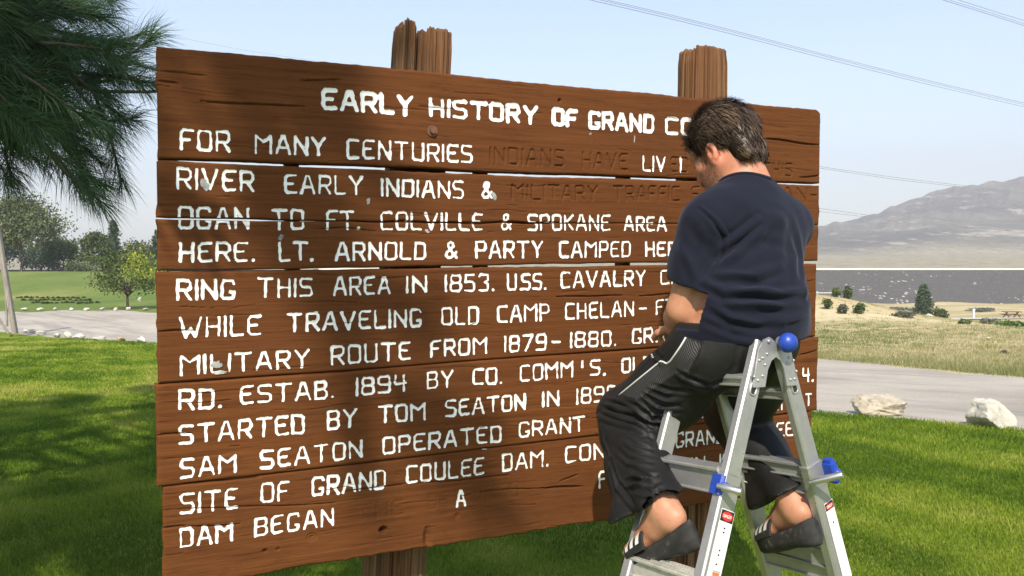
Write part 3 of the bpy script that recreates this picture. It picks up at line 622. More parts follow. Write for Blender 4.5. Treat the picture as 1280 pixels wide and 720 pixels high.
def vtop(px, py, y): P0 = SO - SNRM * y; d = ray(px, py); t_ = ((P0 - CAMP) @ SNRM) / (d @ SNRM); return (CAMP + d * t_ - SO)[2]
zb_f = lambda u_: u_
ua, ub = behind(490, y1), behind(524, y0); uc_, ud = behind(526, y0), behind(566, y0)
post((ua + ub) / 2 - .165, (ua + ub) / 2, ub - ua + .03, ub - ua + .004, vtop(505, 27, y0), y0, y1, 300, .022)
post((uc_ + ud) / 2 - .15, (uc_ + ud) / 2 + .006, ud - uc_ + .02, ud - uc_ + .012, vtop(545, 36, y0), y0 + .008, y1, 310, .010)
ue, uf = behind(845, y1), behind(909.5, y0); post((ue + uf) / 2 - .025, (ue + uf) / 2, uf - ue + .02, uf - ue + .02, vtop(880, 58, y0), y0, y1, 320, .018)
# rusty brown bolt with its washer, and flaked paint patches
M_BOLT = mat_noise('painted_iron', [(.3, (.10, .04, .018)), (.7, (.17, .065, .026))], 60, rough=.5, bump=.3, spec=.5)
def bolt(px, py):
    c = uv(px, py); m = MB(); y = float(sample(FIELD, np.array([c[0]]), np.array([c[1]]))[0])
    a = np.linspace(0, 2 * math.pi, 20, endpoint=False); P = [[c[0], y - .0006 - d, c[1]] for d in (0,)]
    m.tube([(c[0], y + .002, c[1]), (c[0], y - .0035, c[1])], .0175, 20); m.tube([(c[0], y - .003, c[1]), (c[0], y - .013, c[1])], [.0105, .0098], 6)
    m.build('bolt', M_BOLT, SIGN)
bolt(540, 164)
M_FLAKE = mat_noise('grey_old_paint', [(.3, (.16, .16, .155)), (.7, (.40, .41, .41))], 45, rough=.7)
def flake(px, py, ru, rv, seed):
    c = uv(px, py); r_ = np.random.default_rng(seed); n = 18; a = np.linspace(0, 2 * math.pi, n, endpoint=False); rr = 1 + .25 * np.sin(2 * a + r_.uniform(0, 6)) + .15 * r_.normal(size=n)
    P = []
    for s_ in (1.0, .6):
        P.append(np.stack([c[0] + ru * s_ * rr * np.cos(a), 0 * a, c[1] + rv * s_ * rr * np.sin(a)], -1))
    P.append(np.array([[c[0], 0, c[1]]])); P = np.concatenate(P); P[:, 1] = np.minimum(sample(FIELD, P[:, 0], P[:, 2]), .0015) + .0015 - .0016
    i = np.arange(n); mesh_np('paint_flake', P, [np.stack([i, (i + 1) % n, n + (i + 1) % n, n + i], -1), np.stack([n + i, n + (i + 1) % n, 0 * i + 2 * n], -1)], M_FLAKE, SIGN)
flake(256, 231, .011, .016, 1); flake(271, 456, .013, .012, 2); flake(276, 466, .016, .005, 3); flake(351, 296.5, .007, .008, 4); flake(460.5, 251.5, .007, .008, 5); flake(534, 288.8, .007, .005, 6); flake(618, 245.5, .010, .011, 7); flake(606, 561.5, .008, .003, 8); flake(738, 167, .006, .003, 9); flake(793, 174, .003, .012, 10)
# ------------------------------------------------------------------ trees and plants
M_BARK = mat_noise('tree_bark', [(.3, (.06, .045, .035)), (.7, (.16, .125, .10))], 6, rough=.95, bump=.8, bscale=20, bdist=.03, sc=(1, 1, .3))
LEAF = {
 'olive': mat_leaf('foliage_olive', [(.07, .09, .035), (.145, .175, .07), (.25, .28, .12)]),
 'green': mat_leaf('foliage_green', [(.035, .075, .02), (.08, .155, .035), (.15, .24, .06)]),
 'dark': mat_leaf('foliage_dark_evergreen', [(.028, .05, .03), (.055, .09, .048), (.09, .13, .07)]),
 'yellow': mat_leaf('foliage_yellow', [(.09, .15, .025), (.24, .29, .035), (.44, .44, .06)]),
 'sage': mat_leaf('foliage_sage', [(.09, .095, .065), (.16, .165, .11), (.24, .24, .16)]),
 'shrub': mat_leaf('foliage_shrub', [(.04, .07, .02), (.085, .12, .035), (.15, .18, .06)]),
}
def leaf_cloud(name, P, size, mat, parent, seed, up=.35):
    """many leaf-sized two-triangle faces at points P"""
    r_ = np.random.default_rng(seed); n = len(P); N = r_.normal(size=(n, 3)); N[:, 2] += up; N /= np.linalg.norm(N, axis=1)[:, None]
    T = np.cross(N, r_.normal(size=(n, 3))); T /= np.linalg.norm(T, axis=1)[:, None]; B = np.cross(N, T); s = size * r_.uniform(.6, 1.35, n)[:, None]
    V = np.stack([P - T * s, P + B * s * .55 + N * s * .15, P + T * s, P - B * s * .55 + N * s * .15], 1).reshape(-1, 3)
    o = mesh_np(name, V, np.arange(4 * n).reshape(-1, 4), mat, parent, smooth=False)
    face_attr(o, np.clip(.5 + .22 * r_.normal(size=n) + .25 * SN((1.1,) * 3, 3, 10, seed)(P), 0, 1)); return o
def limb(m, a, b, ra, rb, seed, n=7, sag=.06):
    r_ = np.random.default_rng(seed); t = np.linspace(0, 1, n)[:, None]; L = np.linalg.norm(np.asarray(b) - np.asarray(a))
    P = np.asarray(a) * (1 - t) + np.asarray(b) * t + r_.normal(size=(n, 3)) * L * .03 * np.sin(math.pi * t); P[:, 2] += -sag * L * (t[:, 0] * (t[:, 0] - 1)) * 2
    m.tube(P, ra + (rb - ra) * t[:, 0], 7); return P
def broadleaf(name, base, h, rad, trunk_h, leaf, label, seed, nclump=46, per=130, lsize=.16, flat=.8, lean=(0, 0), group=None, cat='tree', leaf2=None, forks=1):
    r_ = np.random.default_rng(seed); root = empty(name, base); tag(root, label, cat, group)
    m = MB(); ends = []; f0 = np.array([lean[0] * .5, lean[1] * .5, trunk_h]); rt = h * .022 + .02
    for f_ in range(forks):
        off = np.array([(f_ - (forks - 1) / 2) * rad * .35, 0, 0])
        limb(m, (off[0] * .25, 0, -.3), f0 + off, rt, rt * .72, seed + f_, sag=0)
        for k in range(9):
            a = r_.uniform(0, 6.28); e = r_.uniform(.35, 1.0); q = np.array([lean[0] + rad * .62 * math.cos(a) * (1.15 - e * .55), lean[1] + rad * .62 * math.sin(a) * (1.15 - e * .55), trunk_h + (h - trunk_h) * e * .85])
            limb(m, f0 + off + np.array([0, 0, r_.uniform(-.1, .25) * trunk_h]), q, rt * .5, rt * .1, seed + 50 + k + 20 * f_); ends.append(q)
    m.build('trunk', M_BARK, root, smooth=True)
    P = []
    for k in range(nclump):
        a = r_.uniform(0, 6.28); z = r_.uniform(-.75, 1); rr = math.sqrt(max(0, 1 - (z if z > 0 else z * .9) ** 2)) * r_.uniform(.55, 1.0)
        c = np.array([lean[0] + rad * rr * math.cos(a), lean[1] + rad * rr * math.sin(a), trunk_h + (h - trunk_h) * (.5 + .46 * z)])
        s = rad * r_.uniform(.13, .26); P.append(c + r_.normal(size=(per, 3)) * s * np.array([1, 1, flat]))
    for q in ends: P.append(q + r_.normal(size=(per // 2, 3)) * rad * .14)
    P = np.concatenate(P); P = P[P[:, 2] > trunk_h * .7]
    if leaf2:
        mk = (P[:, 0] > rad * .12) & (P[:, 2] > trunk_h + (h - trunk_h) * .42); leaf_cloud('blossom', P[mk], lsize, LEAF[leaf2], root, seed + 1); P = P[~mk]
    leaf_cloud('crown', P, lsize, LEAF[leaf], root, seed); return root
def conifer(name, base, h, rad, leaf, label, seed, n=5200, lsize=.14, cat='tree', group=None, skirt=.06):
    r_ = np.random.default_rng(seed); root = empty(name, base); tag(root, label, cat, group); m = MB()
    m.tube([(0, 0, -.3), (0, 0, h * .5), (0, 0, h * .98)], [h * .022, h * .013, .01], 8); P = []
    nb = 70
    for k in range(nb):
        z = h * (skirt + (1 - skirt) * (k / nb) ** .9); L = rad * (1 - z / h) ** .8 * r_.uniform(.7, 1.12) + .05; a = k * 2.4 + r_.normal() * .3
        t = r_.uniform(.15, 1, n // nb)[:, None]; q = np.array([math.cos(a), math.sin(a), -.18]) * L * t + np.array([0, 0, z]) + r_.normal(size=(n // nb, 3)) * np.array([.13, .13, .07]) * rad * (.4 + .6 * t)
        P.append(q); m.tube([(0, 0, z), np.array([math.cos(a), math.sin(a), -.15]) * L * .8 + np.array([0, 0, z])], [.02 * h / 5, .006], 5)
    m.build('trunk', M_BARK, root, smooth=True); leaf_cloud('crown', np.concatenate(P), lsize, LEAF[leaf], root, seed, .6); return root
def bush(name, base, rx, h, leaf, label, seed, n=900, lsize=.09, cat='shrub', group=None):
    r_ = np.random.default_rng(seed); root = empty(name, base); tag(root, label, cat, group); m = MB()
    for k in range(6):
        a = r_.uniform(0, 6.28); m.tube([(0, 0, -.1), (rx * .5 * math.cos(a), rx * .5 * math.sin(a), h * .7)], [.025, .008], 5)
    m.build('stem', M_BARK, root); c = []
    for k in range(10):
        a = r_.uniform(0, 6.28); rr = r_.uniform(0, .75); c.append(np.array([rx * rr * math.cos(a), rx * rr * math.sin(a), h * r_.uniform(.25, .8)]) + r_.normal(size=(n // 10, 3)) * np.array([rx * .28, rx * .28, h * .17]))
    P = np.concatenate(c); P = P[P[:, 2] > -.02]; leaf_cloud('foliage', P, lsize, LEAF[leaf], root, seed); return root
def on_ground(px, Y):
    x = (px - 640) / FPX * Y; return np.array([x, Y, float(ground_z(x, Y))])
def size_at(npx, Y): return npx / FPX * Y
# trees on the rise to the left
broadleaf('shade_tree', on_ground(27, 104), size_at(88, 104), size_at(44, 104), size_at(30, 104), 'olive', 'big olive-grey spreading shade tree at the far left of the grassy rise', 401, 70, 150, .2)
broadleaf('young_tree', on_ground(76, 112), size_at(40, 112), size_at(20, 112), size_at(13, 112), 'green', 'small round twin-trunked green tree alone on the rise beside the big olive one', 402, 34, 100, .17, forks=2)
broadleaf('bushy_tree', on_ground(121, 108), size_at(48, 108), size_at(18, 108), size_at(6, 108), 'shrub', 'mid-green bushy tree standing just left of the dark pointed conifer', 403, 44, 110, .18)
conifer('conifer_tree', on_ground(143, 122), size_at(64, 122), size_at(15, 122), 'dark', 'dark blue-green pointed conifer behind the bushy green tree', 404, 4600, .19)
broadleaf('low_tree', on_ground(171, 116), size_at(34, 116), size_at(22, 116), size_at(4, 116), 'shrub', 'low pale-green tree between the dark conifer and the wooden sign', 405, 40, 100, .19)
conifer('round_evergreen', on_ground(200, 112), size_at(52, 112), size_at(22, 112), 'dark', 'dark rounded evergreen half hidden by the left end of the wooden sign', 406, 4200, .19)
broadleaf('back_tree', on_ground(-14, 128), size_at(60, 128), size_at(34, 128), size_at(8, 128), 'dark', 'dark tree behind the big olive shade tree', 407, 50, 110, .22)
broadleaf('hedge_tree', on_ground(52, 130), size_at(36, 130), size_at(22, 130), size_at(3, 130), 'dark', 'dark low tree seen beneath the crown of the big olive shade tree', 408, 40, 100, .2)
broadleaf('round_bush_tree', on_ground(98, 140), size_at(12, 140), size_at(16, 140), .2, 'shrub', 'distant flat green bush on the skyline between the young tree and the bushy tree', 409, 16, 80, .2)
broadleaf('flowering_tree', on_ground(159, 43.5), size_at(68, 43.5), size_at(37, 43.5), size_at(17, 43.5), 'shrub', 'young tree half covered in yellow blossom at the edge of the gravel road', 410, 46, 80, .075, .85, leaf2='yellow')
# right: pine and scrub in the dry field
conifer('field_pine', on_ground(1155, 93), size_at(40, 93), size_at(15, 93), 'dark', 'single dark green bushy conifer standing in the dry field below the dam', 420, 5200, .14, skirt=.03)
for px, Y, w_, h_, lf, nm, lb in [
    (1178, 91, 8, 11, 'shrub', 'leafy_shrub', 'round green shrub just right of the conifer in the dry field'),
    (1131, 62, 17, 7, 'sage', 'sagebrush', 'wide grey sagebrush in the dry grass below and left of the conifer'),
    (1272, 56, 15, 8, 'green', 'green_bush', 'bright green low bush at the right edge of the dry field'),
    (1060, 71, 6, 14, 'shrub', 'knoll_shrub', 'tallest green shrub on top of the scrubby knoll'),
    (1046, 70, 5, 10, 'shrub', 'knoll_shrub', 'small green shrub on the knoll near the metal railing'),
    (1075, 62, 6, 13, 'shrub', 'knoll_shrub', 'rounded shrub on the right flank of the knoll'),
    (1053, 62, 6, 12, 'sage', 'knoll_shrub', 'grey-green shrub on the front slope of the knoll'),
    (1035, 64, 5, 11, 'shrub', 'knoll_shrub', 'dark green shrub on the knoll beside the right end of the wooden sign'),
    (1101, 80, 6, 5, 'sage', 'dry_shrub', 'low brownish shrub between the knoll and the conifer'),
    (1206, 57, 7, 6, 'shrub', 'dry_shrub', 'low dull green clump in the dry grass below the white post'),
    (1258, 22.5, 3, 3.4, 'sage', 'roadside_weed', 'small dark weed clump at the far edge of the gravel road'),
    (1240, 62, 12, 6, 'sage', 'sagebrush', 'grey-green sagebrush left of the bright green bush'),
    (1228, 130, 14, 4, 'sage', 'sagebrush', 'distant grey sagebrush behind the white post near the dam foot'),
    (1125, 150, 16, 4, 'sage', 'sagebrush', 'distant low sagebrush at the dam foot left of the conifer')]:
    bush(nm, on_ground(px, Y), size_at(w_, Y), size_at(h_, Y), lf, lb, int(px * 3 + Y), 700, .0016 * Y + .02, group='scrub in the dry field')

# the big pine at the left, whose long-needled boughs hang into the picture
M_NEEDLE = mat_leaf('pine_needles', [(.020, .052, .020), (.050, .105, .040), (.12, .175, .07)], .5, .15)
PT = np.array([-4.7, 1.2, 0.0])
pine = empty('ponderosa_pine', PT); tag(pine, 'large long-needled pine whose drooping boughs hang beside the left end of the sign', 'tree')
def needles(shoots, per, length, width, seed):
    """shoots: list of (tip, direction, shoot length). Each needle is a thin bent strip."""
    r_ = np.random.default_rng(seed); VV_, n0 = [], 0
    for (tip, d, L) in shoots:
        d = unit(d); s = 1 - r_.uniform(0, 1, per) ** 1.4; o = np.asarray(tip) - d * (L * (1 - s))[:, None]
        x = unit(np.cross(d, [0.2, .1, 1])); y = np.cross(d, x); a = r_.uniform(0, 6.28, per); sp = np.radians(r_.uniform(18, 72, per)) * (1.05 - .45 * s)
        dr = d * np.cos(sp)[:, None] + (np.cos(a)[:, None] * x + np.sin(a)[:, None] * y) * np.sin(sp)[:, None]
        ln_ = length * r_.uniform(.7, 1.15, per)[:, None]; mid = o + dr * ln_ * .55; dr2 = dr + np.array([0, 0, -.42]) ; dr2 /= np.linalg.norm(dr2, axis=1)[:, None]; end = mid + dr2 * ln_ * .5
        sd_ = np.cross(dr, r_.normal(size=(per, 3))); sd_ /= np.linalg.norm(sd_, axis=1)[:, None]; w_ = width * r_.uniform(.7, 1.2, per)[:, None]
        VV_.append(np.stack([o - sd_ * w_ * .5, o + sd_ * w_ * .5, mid + sd_ * w_ * .5, mid - sd_ * w_ * .5, end], 1))
    V = np.concatenate(VV_).reshape(-1, 3); n = len(V) // 5; b = 5 * np.arange(n)
    return V, [np.stack([b, b + 1, b + 2, b + 3], -1), np.stack([b + 3, b + 2, b + 4], -1)], n
mt = MB(); rp = np.random.default_rng(42)
mt.tube([(0, 0, -.3), (.03, 0, 1), (-.02, .03, 4), (.02, 0, 8), (0, 0, 11)], [.30, .24, .19, .10, .02], 14); mt.build('trunk', M_BARK, pine, smooth=True)
mb = MB(); near, far_ = [], []
def bough(base, end, r0, droop, nsh, store, spread, per_l=.28):
    t = np.linspace(0, 1, 9)[:, None]; P = np.asarray(base) * (1 - t) + np.asarray(end) * t; P[:, 2] += droop * np.sin(math.pi * t[:, 0]) ; P += rp.normal(size=P.shape) * .02
    mb.tube(P, r0 * (1 - .85 * t[:, 0]), 6)
    for k in range(nsh):
        f_ = rp.uniform(.45, 1) ** .8; i_ = f_ * 8; p0 = P[int(min(i_, 7))] + (P[int(min(i_, 7)) + 1] - P[int(min(i_, 7))]) * (i_ - int(min(i_, 7)))
        d = unit(P[-1] - P[0]) + rp.normal(size=3) * spread; d = unit(d); L = rp.uniform(.25, .55); tip = p0 + d * L + np.array([0, 0, -.04 + .07 * rp.normal()])
        mb.tube([p0, (p0 + tip) / 2 + rp.normal(size=3) * .02, tip], [.011, .008, .004], 5); store.append((tip, tip - (p0 + tip) / 2, per_l))
# visible boughs (world targets, then into the tree's own frame)
def wp(px, py, Y): return at(px, py, Y) - PT
for (bz, px, py, Y, n_) in [(3.0, 132, 188, 4.1, 20), (2.9, 90, 170, 3.7, 16), (2.9, 20, 130, 3.4, 14), (3.1, 150, 165, 4.6, 13), (3.0, 60, 150, 4.8, 16), (3.4, 175, 120, 4.2, 20), (3.5, 130, 95, 3.8, 20), (3.5, 165, 70, 4.7, 17), (3.7, 60, 95, 3.6, 18), (3.8, 100, 30, 4.0, 18), (4.0, 30, 40, 3.7, 16), (3.9, 60, 0, 4.5, 14), (4.1, 110, -30, 4.3, 14), (3.6, 0, 110, 3.9, 16), (3.2, -30, 100, 3.6, 14), (4.2, 20, -60, 4.0, 14)]:
    bough((0, .05, bz), wp(px - 40, py - 4, Y), .04, .14, int(n_ * 1.5), near, .55)
for k in range(64):
    z = 2.7 + 8.0 * (k / 64) ** 1.0; a = k * 2.39996 + rp.normal() * .25; L = (4.3 - (z - 2.7) * .40) * rp.uniform(.75, 1.05)
    ex, ey = math.sin(a), math.cos(a)
    if z < 5.2 and ey > .1 and ex > .05: continue
    if ex > .5 and ey < -.2 and z < 4.2: continue
    bough((0, 0, z), (ex * L, ey * L, z + rp.uniform(-.5, .35)), .05, .2, 22, far_, .5)
for k in range(8):                                                     # long upper boughs reaching over the lawn in front of the sign
    z = 4.4 + 4.2 * k / 7; q = np.array([rp.uniform(2.5, 4.0), rp.uniform(-5.4, -1.8), 0]); q[1] = -(z - 1.5) * .96 + rp.uniform(-.3, 1.0) + 1.2; bough((0, 0, z), (q[0], q[1], z + rp.uniform(-.3, .4)), .06, .3, 20, far_, .6)
mb.build('branches', M_BARK, pine, smooth=True)
V1, F1, n1 = needles(near, 205, .19, .0026, 1); V2, F2, n2 = needles(far_, 95, .24, .009, 2)
o = mesh_np('needles', np.concatenate([V1, V2]), [np.concatenate([F1[0], F2[0] + len(V1)]), np.concatenate([F1[1], F2[1] + len(V1)])], M_NEEDLE, pine, smooth=False)
rv = np.clip(rp.normal(.42, .2, n1 + n2), 0, 1); face_attr(o, np.concatenate([rv, rv]))
o['kind'] = 'stuff'

# ------------------------------------------------------------------ rocks
t = NT('pale_boulder'); v = t.coord(); a = t.noise(v, 3.2, 8, .7, .4); b = t.noise(v, 18, 6, .75)
c = t.ramp(a, [(.3, (.26, .22, .16)), (.5, (.44, .39, .30)), (.68, (.55, .50, .41))]); c = t.mix(t.ramp(b, [(.36, .7), (.46, 0)]), c, (.20, .17, .13))
t.col(c); t.set(Roughness=.9, Specular_IOR_Level=.2); t.bump(b, .8, .02); M_ROCK = t.m
t = NT('white_boulder'); v = t.coord(); a = t.noise(v, 4, 8, .7, .4); b = t.noise(v, 22, 6, .75)
c = t.ramp(a, [(.3, (.36, .34, .29)), (.5, (.50, .48, .42)), (.7, (.60, .58, .51))]); c = t.mix(t.ramp(b, [(.36, .6), (.45, 0)]), c, (.33, .30, .25))
t.col(c); t.set(Roughness=.9, Specular_IOR_Level=.2); t.bump(b, .8, .02); M_WROCK = t.m
M_YROCK = mat_noise('ochre_boulder', [(.35, (.34, .20, .06)), (.6, (.55, .45, .28))], 7, bump=.6, bscale=25, bdist=.02)
def rock(name, base, half, seed, mat, label, rot=0, group=None, sub=4, planes=None, lean=0):
    sub = 5 if planes else sub
    r_ = np.random.default_rng(seed); bm = bmesh.new(); bmesh.ops.create_icosphere(bm, subdivisions=sub, radius=1)
    N = np.array([v.co for v in bm.verts]); F = np.array([[x.index for x in f.verts] for f in bm.faces]); bm.free()
    pl = r_.normal(size=(11, 3)); pl /= np.linalg.norm(pl, axis=1)[:, None]; hh = r_.uniform(.48, .88, 11)
    if planes: pl = np.array([unit(p_[:3]) for p_ in planes]); hh = np.array([p_[3] for p_ in planes])
    rr = np.min(np.where(N @ pl.T > .05, hh / np.maximum(N @ pl.T, .05), 9), 1); rr = np.minimum(rr, 1.12)
    P = N * rr[:, None]; P = P * (1 + .05 * SN((.35,) * 3, 3, 14, seed)(P) + .022 * SN((.1,) * 3, 3, 20, seed + 1)(P) + .011 * SN((.035,) * 3, 3, 24, seed + 2)(P))[:, None]
    P = P * np.asarray(half); P[:, 0] += lean * P[:, 2]; c, s = math.cos(rot), math.sin(rot); P = P @ np.array([[c, s, 0], [-s, c, 0], [0, 0, 1]])
    P[:, 2] += half[2] * .82
    o = mesh_np(name, P, F, mat); o.location = base; o.data.set_sharp_from_angle(angle=R(28)); return tag(o, label, 'boulder', group)
Yr = 9.25; b = on_ground(1103, Yr); rock('boulder', b, (.345, .24, .128), 504, M_ROCK, 'long low tan boulder on the gravel just right of the sign', -.12, 'boulders along the road', planes=[(.18, -.35, 1, .66), (-.9, -.5, .5, .72), (-1, 0, -.3, .8), (.3, -1, -.15, .70), (1, -.5, -.2, .74), (.8, .1, .8, .80), (-.3, -1, .5, .72), (0, 1, .4, .7), (0, 0, -1, .7), (1, .6, .1, .8), (-.7, .8, 0, .8)])
Yr = 8.55; b = on_ground(1241, Yr - .25); rock('boulder', b, (.225, .19, .18), 517, M_WROCK, 'upright pale grey boulder at the lawn corner near the right edge', .12, 'boulders along the road', planes=[(-.06, -.15, 1, .78), (-1, -.25, .12, .78), (-.8, -.3, -.7, .72), (.12, -1, .22, .70), (.55, -.85, .45, .74), (1, -.2, .75, .70), (1, .2, -.1, .84), (0, 1, .3, .7), (0, 0, -1, .8), (-.6, .8, .2, .8), (.7, .7, .3, .8)])
for k, (px, Y, s, lb) in enumerate([(30, 29.4, 10, 'leftmost white rock of the near row, behind the leaning timbers'), (39, 29.2, 11, 'second white rock in the near row beside the leaning timbers'), (50, 28.6, 13, 'grey-white rock just right of the leaning timbers'), (70, 27.6, 12, 'white rock in the middle of the near roadside row'), (83, 27.0, 14, 'wide white rock right of centre in the near roadside row'), (96, 26.3, 14, 'grey rock between the wide white one and the flat pale one'), (123, 25.5, 19, 'long flat pale rock in the near roadside row'), (149, 24.9, 15, 'ochre-stained rock in the near roadside row'), (176, 24.2, 16, 'brightest white rock, nearest to the left end of the sign')]):
    h = size_at(s, Y) / 2; rock('roadside_rock', on_ground(px, Y), (h, h * .7, h * (.42 if k == 6 else .62)), 530 + k, M_YROCK if k == 7 else M_WROCK, lb, k * .7, 'rocks along the lawn edge', 3)
for k, px in enumerate([29, 49, 68, 88, 108, 126, 144, 160, 181]):
    Y = 42.6; h = size_at(8.5, Y) / 2; rock('roadside_rock', on_ground(px, Y), (h, h * .7, h * .55), 560 + k, M_WROCK, 'small white rock in the evenly spaced row along the far side of the gravel road', k * .9, 'rocks along the far road edge', 2)
rock('standing_stone', on_ground(174, 52), (size_at(2.6, 52), size_at(2, 52), size_at(3.6, 52)), 580, M_WROCK, 'small upright white stone on the grass right of the flowering tree')
rock('field_boulder', on_ground(1163, 89), (size_at(8, 89), size_at(5, 89), size_at(3.2, 89)), 590, M_WROCK, 'grey boulder at the foot of the conifer in the dry field', .3)
rock('field_boulder', on_ground(1238, 33), (size_at(5, 33), size_at(3, 33), size_at(2.3, 33)), 591, M_ROCK, 'low pale rock lying in the dry grass at the right', .3)
rock('field_boulder', on_ground(1226, 34), (size_at(4, 34), size_at(3, 34), size_at(1.6, 34)), 592, M_WROCK, 'flat white rock beside the low pale rock in the dry grass', .8)
# dark bed edging on the grass beyond the road
M_DARK = mat_noise('dark_border_plant', [(.3, (.02, .03, .015)), (.7, (.06, .07, .035))], 9)
r_ = np.random.default_rng(9); eb = None
for k in range(42):
    row = k % 3; px = 22 + (k // 3) * 6.2 + row * 9 + r_.normal() * 1.2; Y = 56 - row * 3.2 + r_.normal() * .3
    p = on_ground(px, Y)
    if eb is None:
        eb = bush('border_plant', p, .12, .10, 'shrub', 'low dark plant in the rows edging the bed on the far lawn', 77, 160, .05, 'plant', 'border plants in rows')
    else:
        c = copy_tree(eb); c.location = p; c.rotation_euler = (0, 0, r_.uniform(0, 6)); c.scale = [r_.uniform(.8, 1.3)] * 3
# leaning timbers at the left edge
M_GREYWOOD = mat_noise('grey_weathered_timber', [(.3, (.16, .14, .12)), (.7, (.34, .31, .27))], 4, rough=.9, bump=.6, bscale=14, sc=(6, 6, .6))
tp = empty('timber_frame', on_ground(12, 28)); tag(tp, 'grey leaning timber poles propped together at the left edge of the lawn', 'timber frame')
def wl(px, py, Y): return at(px, py, Y) - np.array(tp.location)
for a_, b_, w_ in [((-6, 270, 28), (19, 417, 28), .16), ((-14, 380, 27.7), (11, 417, 27.7), .08), ((6, 330, 28.2), (9, 408, 28.2), .07), ((-30, 418, 28.3), (1, 318, 28.1), .1)]:
    m = MB(); m.bar(wl(*a_), wl(*b_), w_, w_, (1, 0, .2), bev=.02); m.build('pole', M_GREYWOOD, tp)
# small things in the dry field
M_WPOST = mat_noise('white_painted_post', [(.3, (.62, .62, .60)), (.7, (.78, .78, .75))], 5); M_STEEL = mat_noise('galvanised_rail', [(.3, (.35, .36, .37)), (.7, (.5, .51, .52))], 5, rough=.5)
p = on_ground(1218, 92); m = MB(); m.box((0, 0, .5), (.11, .11, .5), bev=.02); m.box((0, 0, 1.02), (.14, .14, .03)); o = m.build('marker_post', M_WPOST); o.location = p; tag(o, 'short white post in the dry field right of the conifer', 'post')
p = on_ground(1134, 92); m = MB(); m.box((0, 0, .3), (.09, .09, .4), bev=.02); m.box((0, 0, .72), (.12, .12, .03)); o = m.build('marker_post', M_WPOST); o.location = p; tag(o, 'small white post at the left foot of the conifer', 'post')
pt = empty('picnic_table', on_ground(1266, 90)); tag(pt, 'brown picnic table on the path at the far right of the field', 'picnic table'); M_TAB = mat_noise('brown_table_wood', [(.3, (.09, .05, .03)), (.7, (.16, .09, .05))], 5)
for nm, c, hf in [('table_top', (0, 0, .75), (.95, .38, .03)), ('bench', (0, -.65, .45), (.95, .14, .025)), ('bench', (0, .65, .45), (.95, .14, .025))]:
    m = MB(); m.box(c, hf); m.build(nm, M_TAB, pt)
for sx in (-.6, .6):
    m = MB(); m.bar((sx, -.7, 0), (sx, .25, .74), .09, .05, (1, 0, 0)); m.bar((sx, .7, 0), (sx, -.25, .74), .09, .05, (1, 0, 0)); m.box((sx, 0, .40), (.03, .72, .04)); m.build('leg', M_TAB, pt)
rl = empty('railing', on_ground(1040, 78)); tag(rl, 'thin grey metal railing behind the knoll right of the sign', 'railing'); gx = np.array(rl.location)
za = at(1040, 366, 78)[2] - gx[2]
for nm, z in (('rail', za), ('rail', za - .45)):
    m = MB(); m.box((-1.4, 0, z), (2.2, .03, .05)); m.build(nm, M_STEEL, rl)
for x in (-3.4, -1.4, .7):
    m = MB(); m.box((x, .05, za / 2 - .2), (.05, .05, za / 2 + .35 + (.15 if x == .7 else 0))); m.build('post', M_STEEL, rl)
# pale path by the picnic table
pp = [on_ground(x_, Y_) for x_, Y_ in ((1190, 88.5), (1190, 85.5), (1420, 88.5), (1420, 85))]
n = 30; A = np.linspace(0, 1, n)[:, None]; Va = pp[0] * (1 - A) + pp[2] * A; Vb = pp[1] * (1 - A) + pp[3] * A
for Q in (Va, Vb): Q[:, 2] = ground_z(Q[:, 0], Q[:, 1]) + .09
i = np.arange(n - 1); tag(mesh_np('field_path', np.concatenate([Va, Vb]), np.stack([i, n + i, n + i + 1, i + 1], -1), mat_noise('pale_path', [(.3, (.45, .42, .37)), (.7, (.55, .52, .46))], 1)), kind='structure')

# ------------------------------------------------------------------ power lines
M_CABLE = mat_noise('aluminium_cable', [(.3, (.16, .165, .18)), (.7, (.22, .225, .24))], 1, rough=.6)
def cable(pts, rad, label, ext=1.2):
    P = np.array([at(*p) for p in pts]); A = P[0] - (P[1] - P[0]) / np.linalg.norm(P[1] - P[0]) * 40; B = P[-1] + (P[-1] - P[-2]) / np.linalg.norm(P[-1] - P[-2]) * 60
    P = np.concatenate([[A], P, [B]]); k = np.arange(len(P)); kk = np.linspace(0, len(P) - 1, 60)
    P = np.stack([np.interp(kk, k, P[:, c]) for c in range(3)], -1)
    for _ in range(6): P[1:-1] = (P[:-2] + 2 * P[1:-1] + P[2:]) / 4
    m = MB(); m.tube(P, rad, 6); return tag(m.build('power_line', M_CABLE, None, True), label, 'cable', 'overhead power lines')
L1 = [(759, 0, 82), (832, 17, 86), (909, 36, 90), (1048, 72.6, 98), (1162, 101.2, 106), (1280, 128.6, 114)]
cable(L1, .026, 'topmost wire of the long overhead line crossing above the right post')
cable([(x, y + 2.0, Y) for x, y, Y in L1], .026, 'middle wire of the long overhead line crossing above the right post'); cable([(x - 4, y + 4.0, Y) for x, y, Y in L1], .026, 'lowest wire of the long overhead line crossing above the right post')
L2 = [(1177, -.5, 84), (1230, 16, 88), (1280, 32, 92)]
cable(L2, .026, 'lower wire in the top right corner of the sky'); cable([(x + 3, y - 1.6, Y) for x, y, Y in L2], .022, 'middle wire in the top right corner of the sky'); cable([(1197, -.5, 86), (1240, 13.4, 89), (1280, 25.6, 93)], .026, 'highest wire in the top right corner of the sky')
cable([(950, 196, 560), (1030, 209, 600), (1120, 222, 640), (1213, 233, 690)], .16, 'faint distant wire from the sign towards the hilltop'); cable([(950, 198, 560), (1030, 211, 600), (1120, 224.5, 640), (1213, 235, 690)], .16, 'second faint distant wire just beneath the hilltop wire')
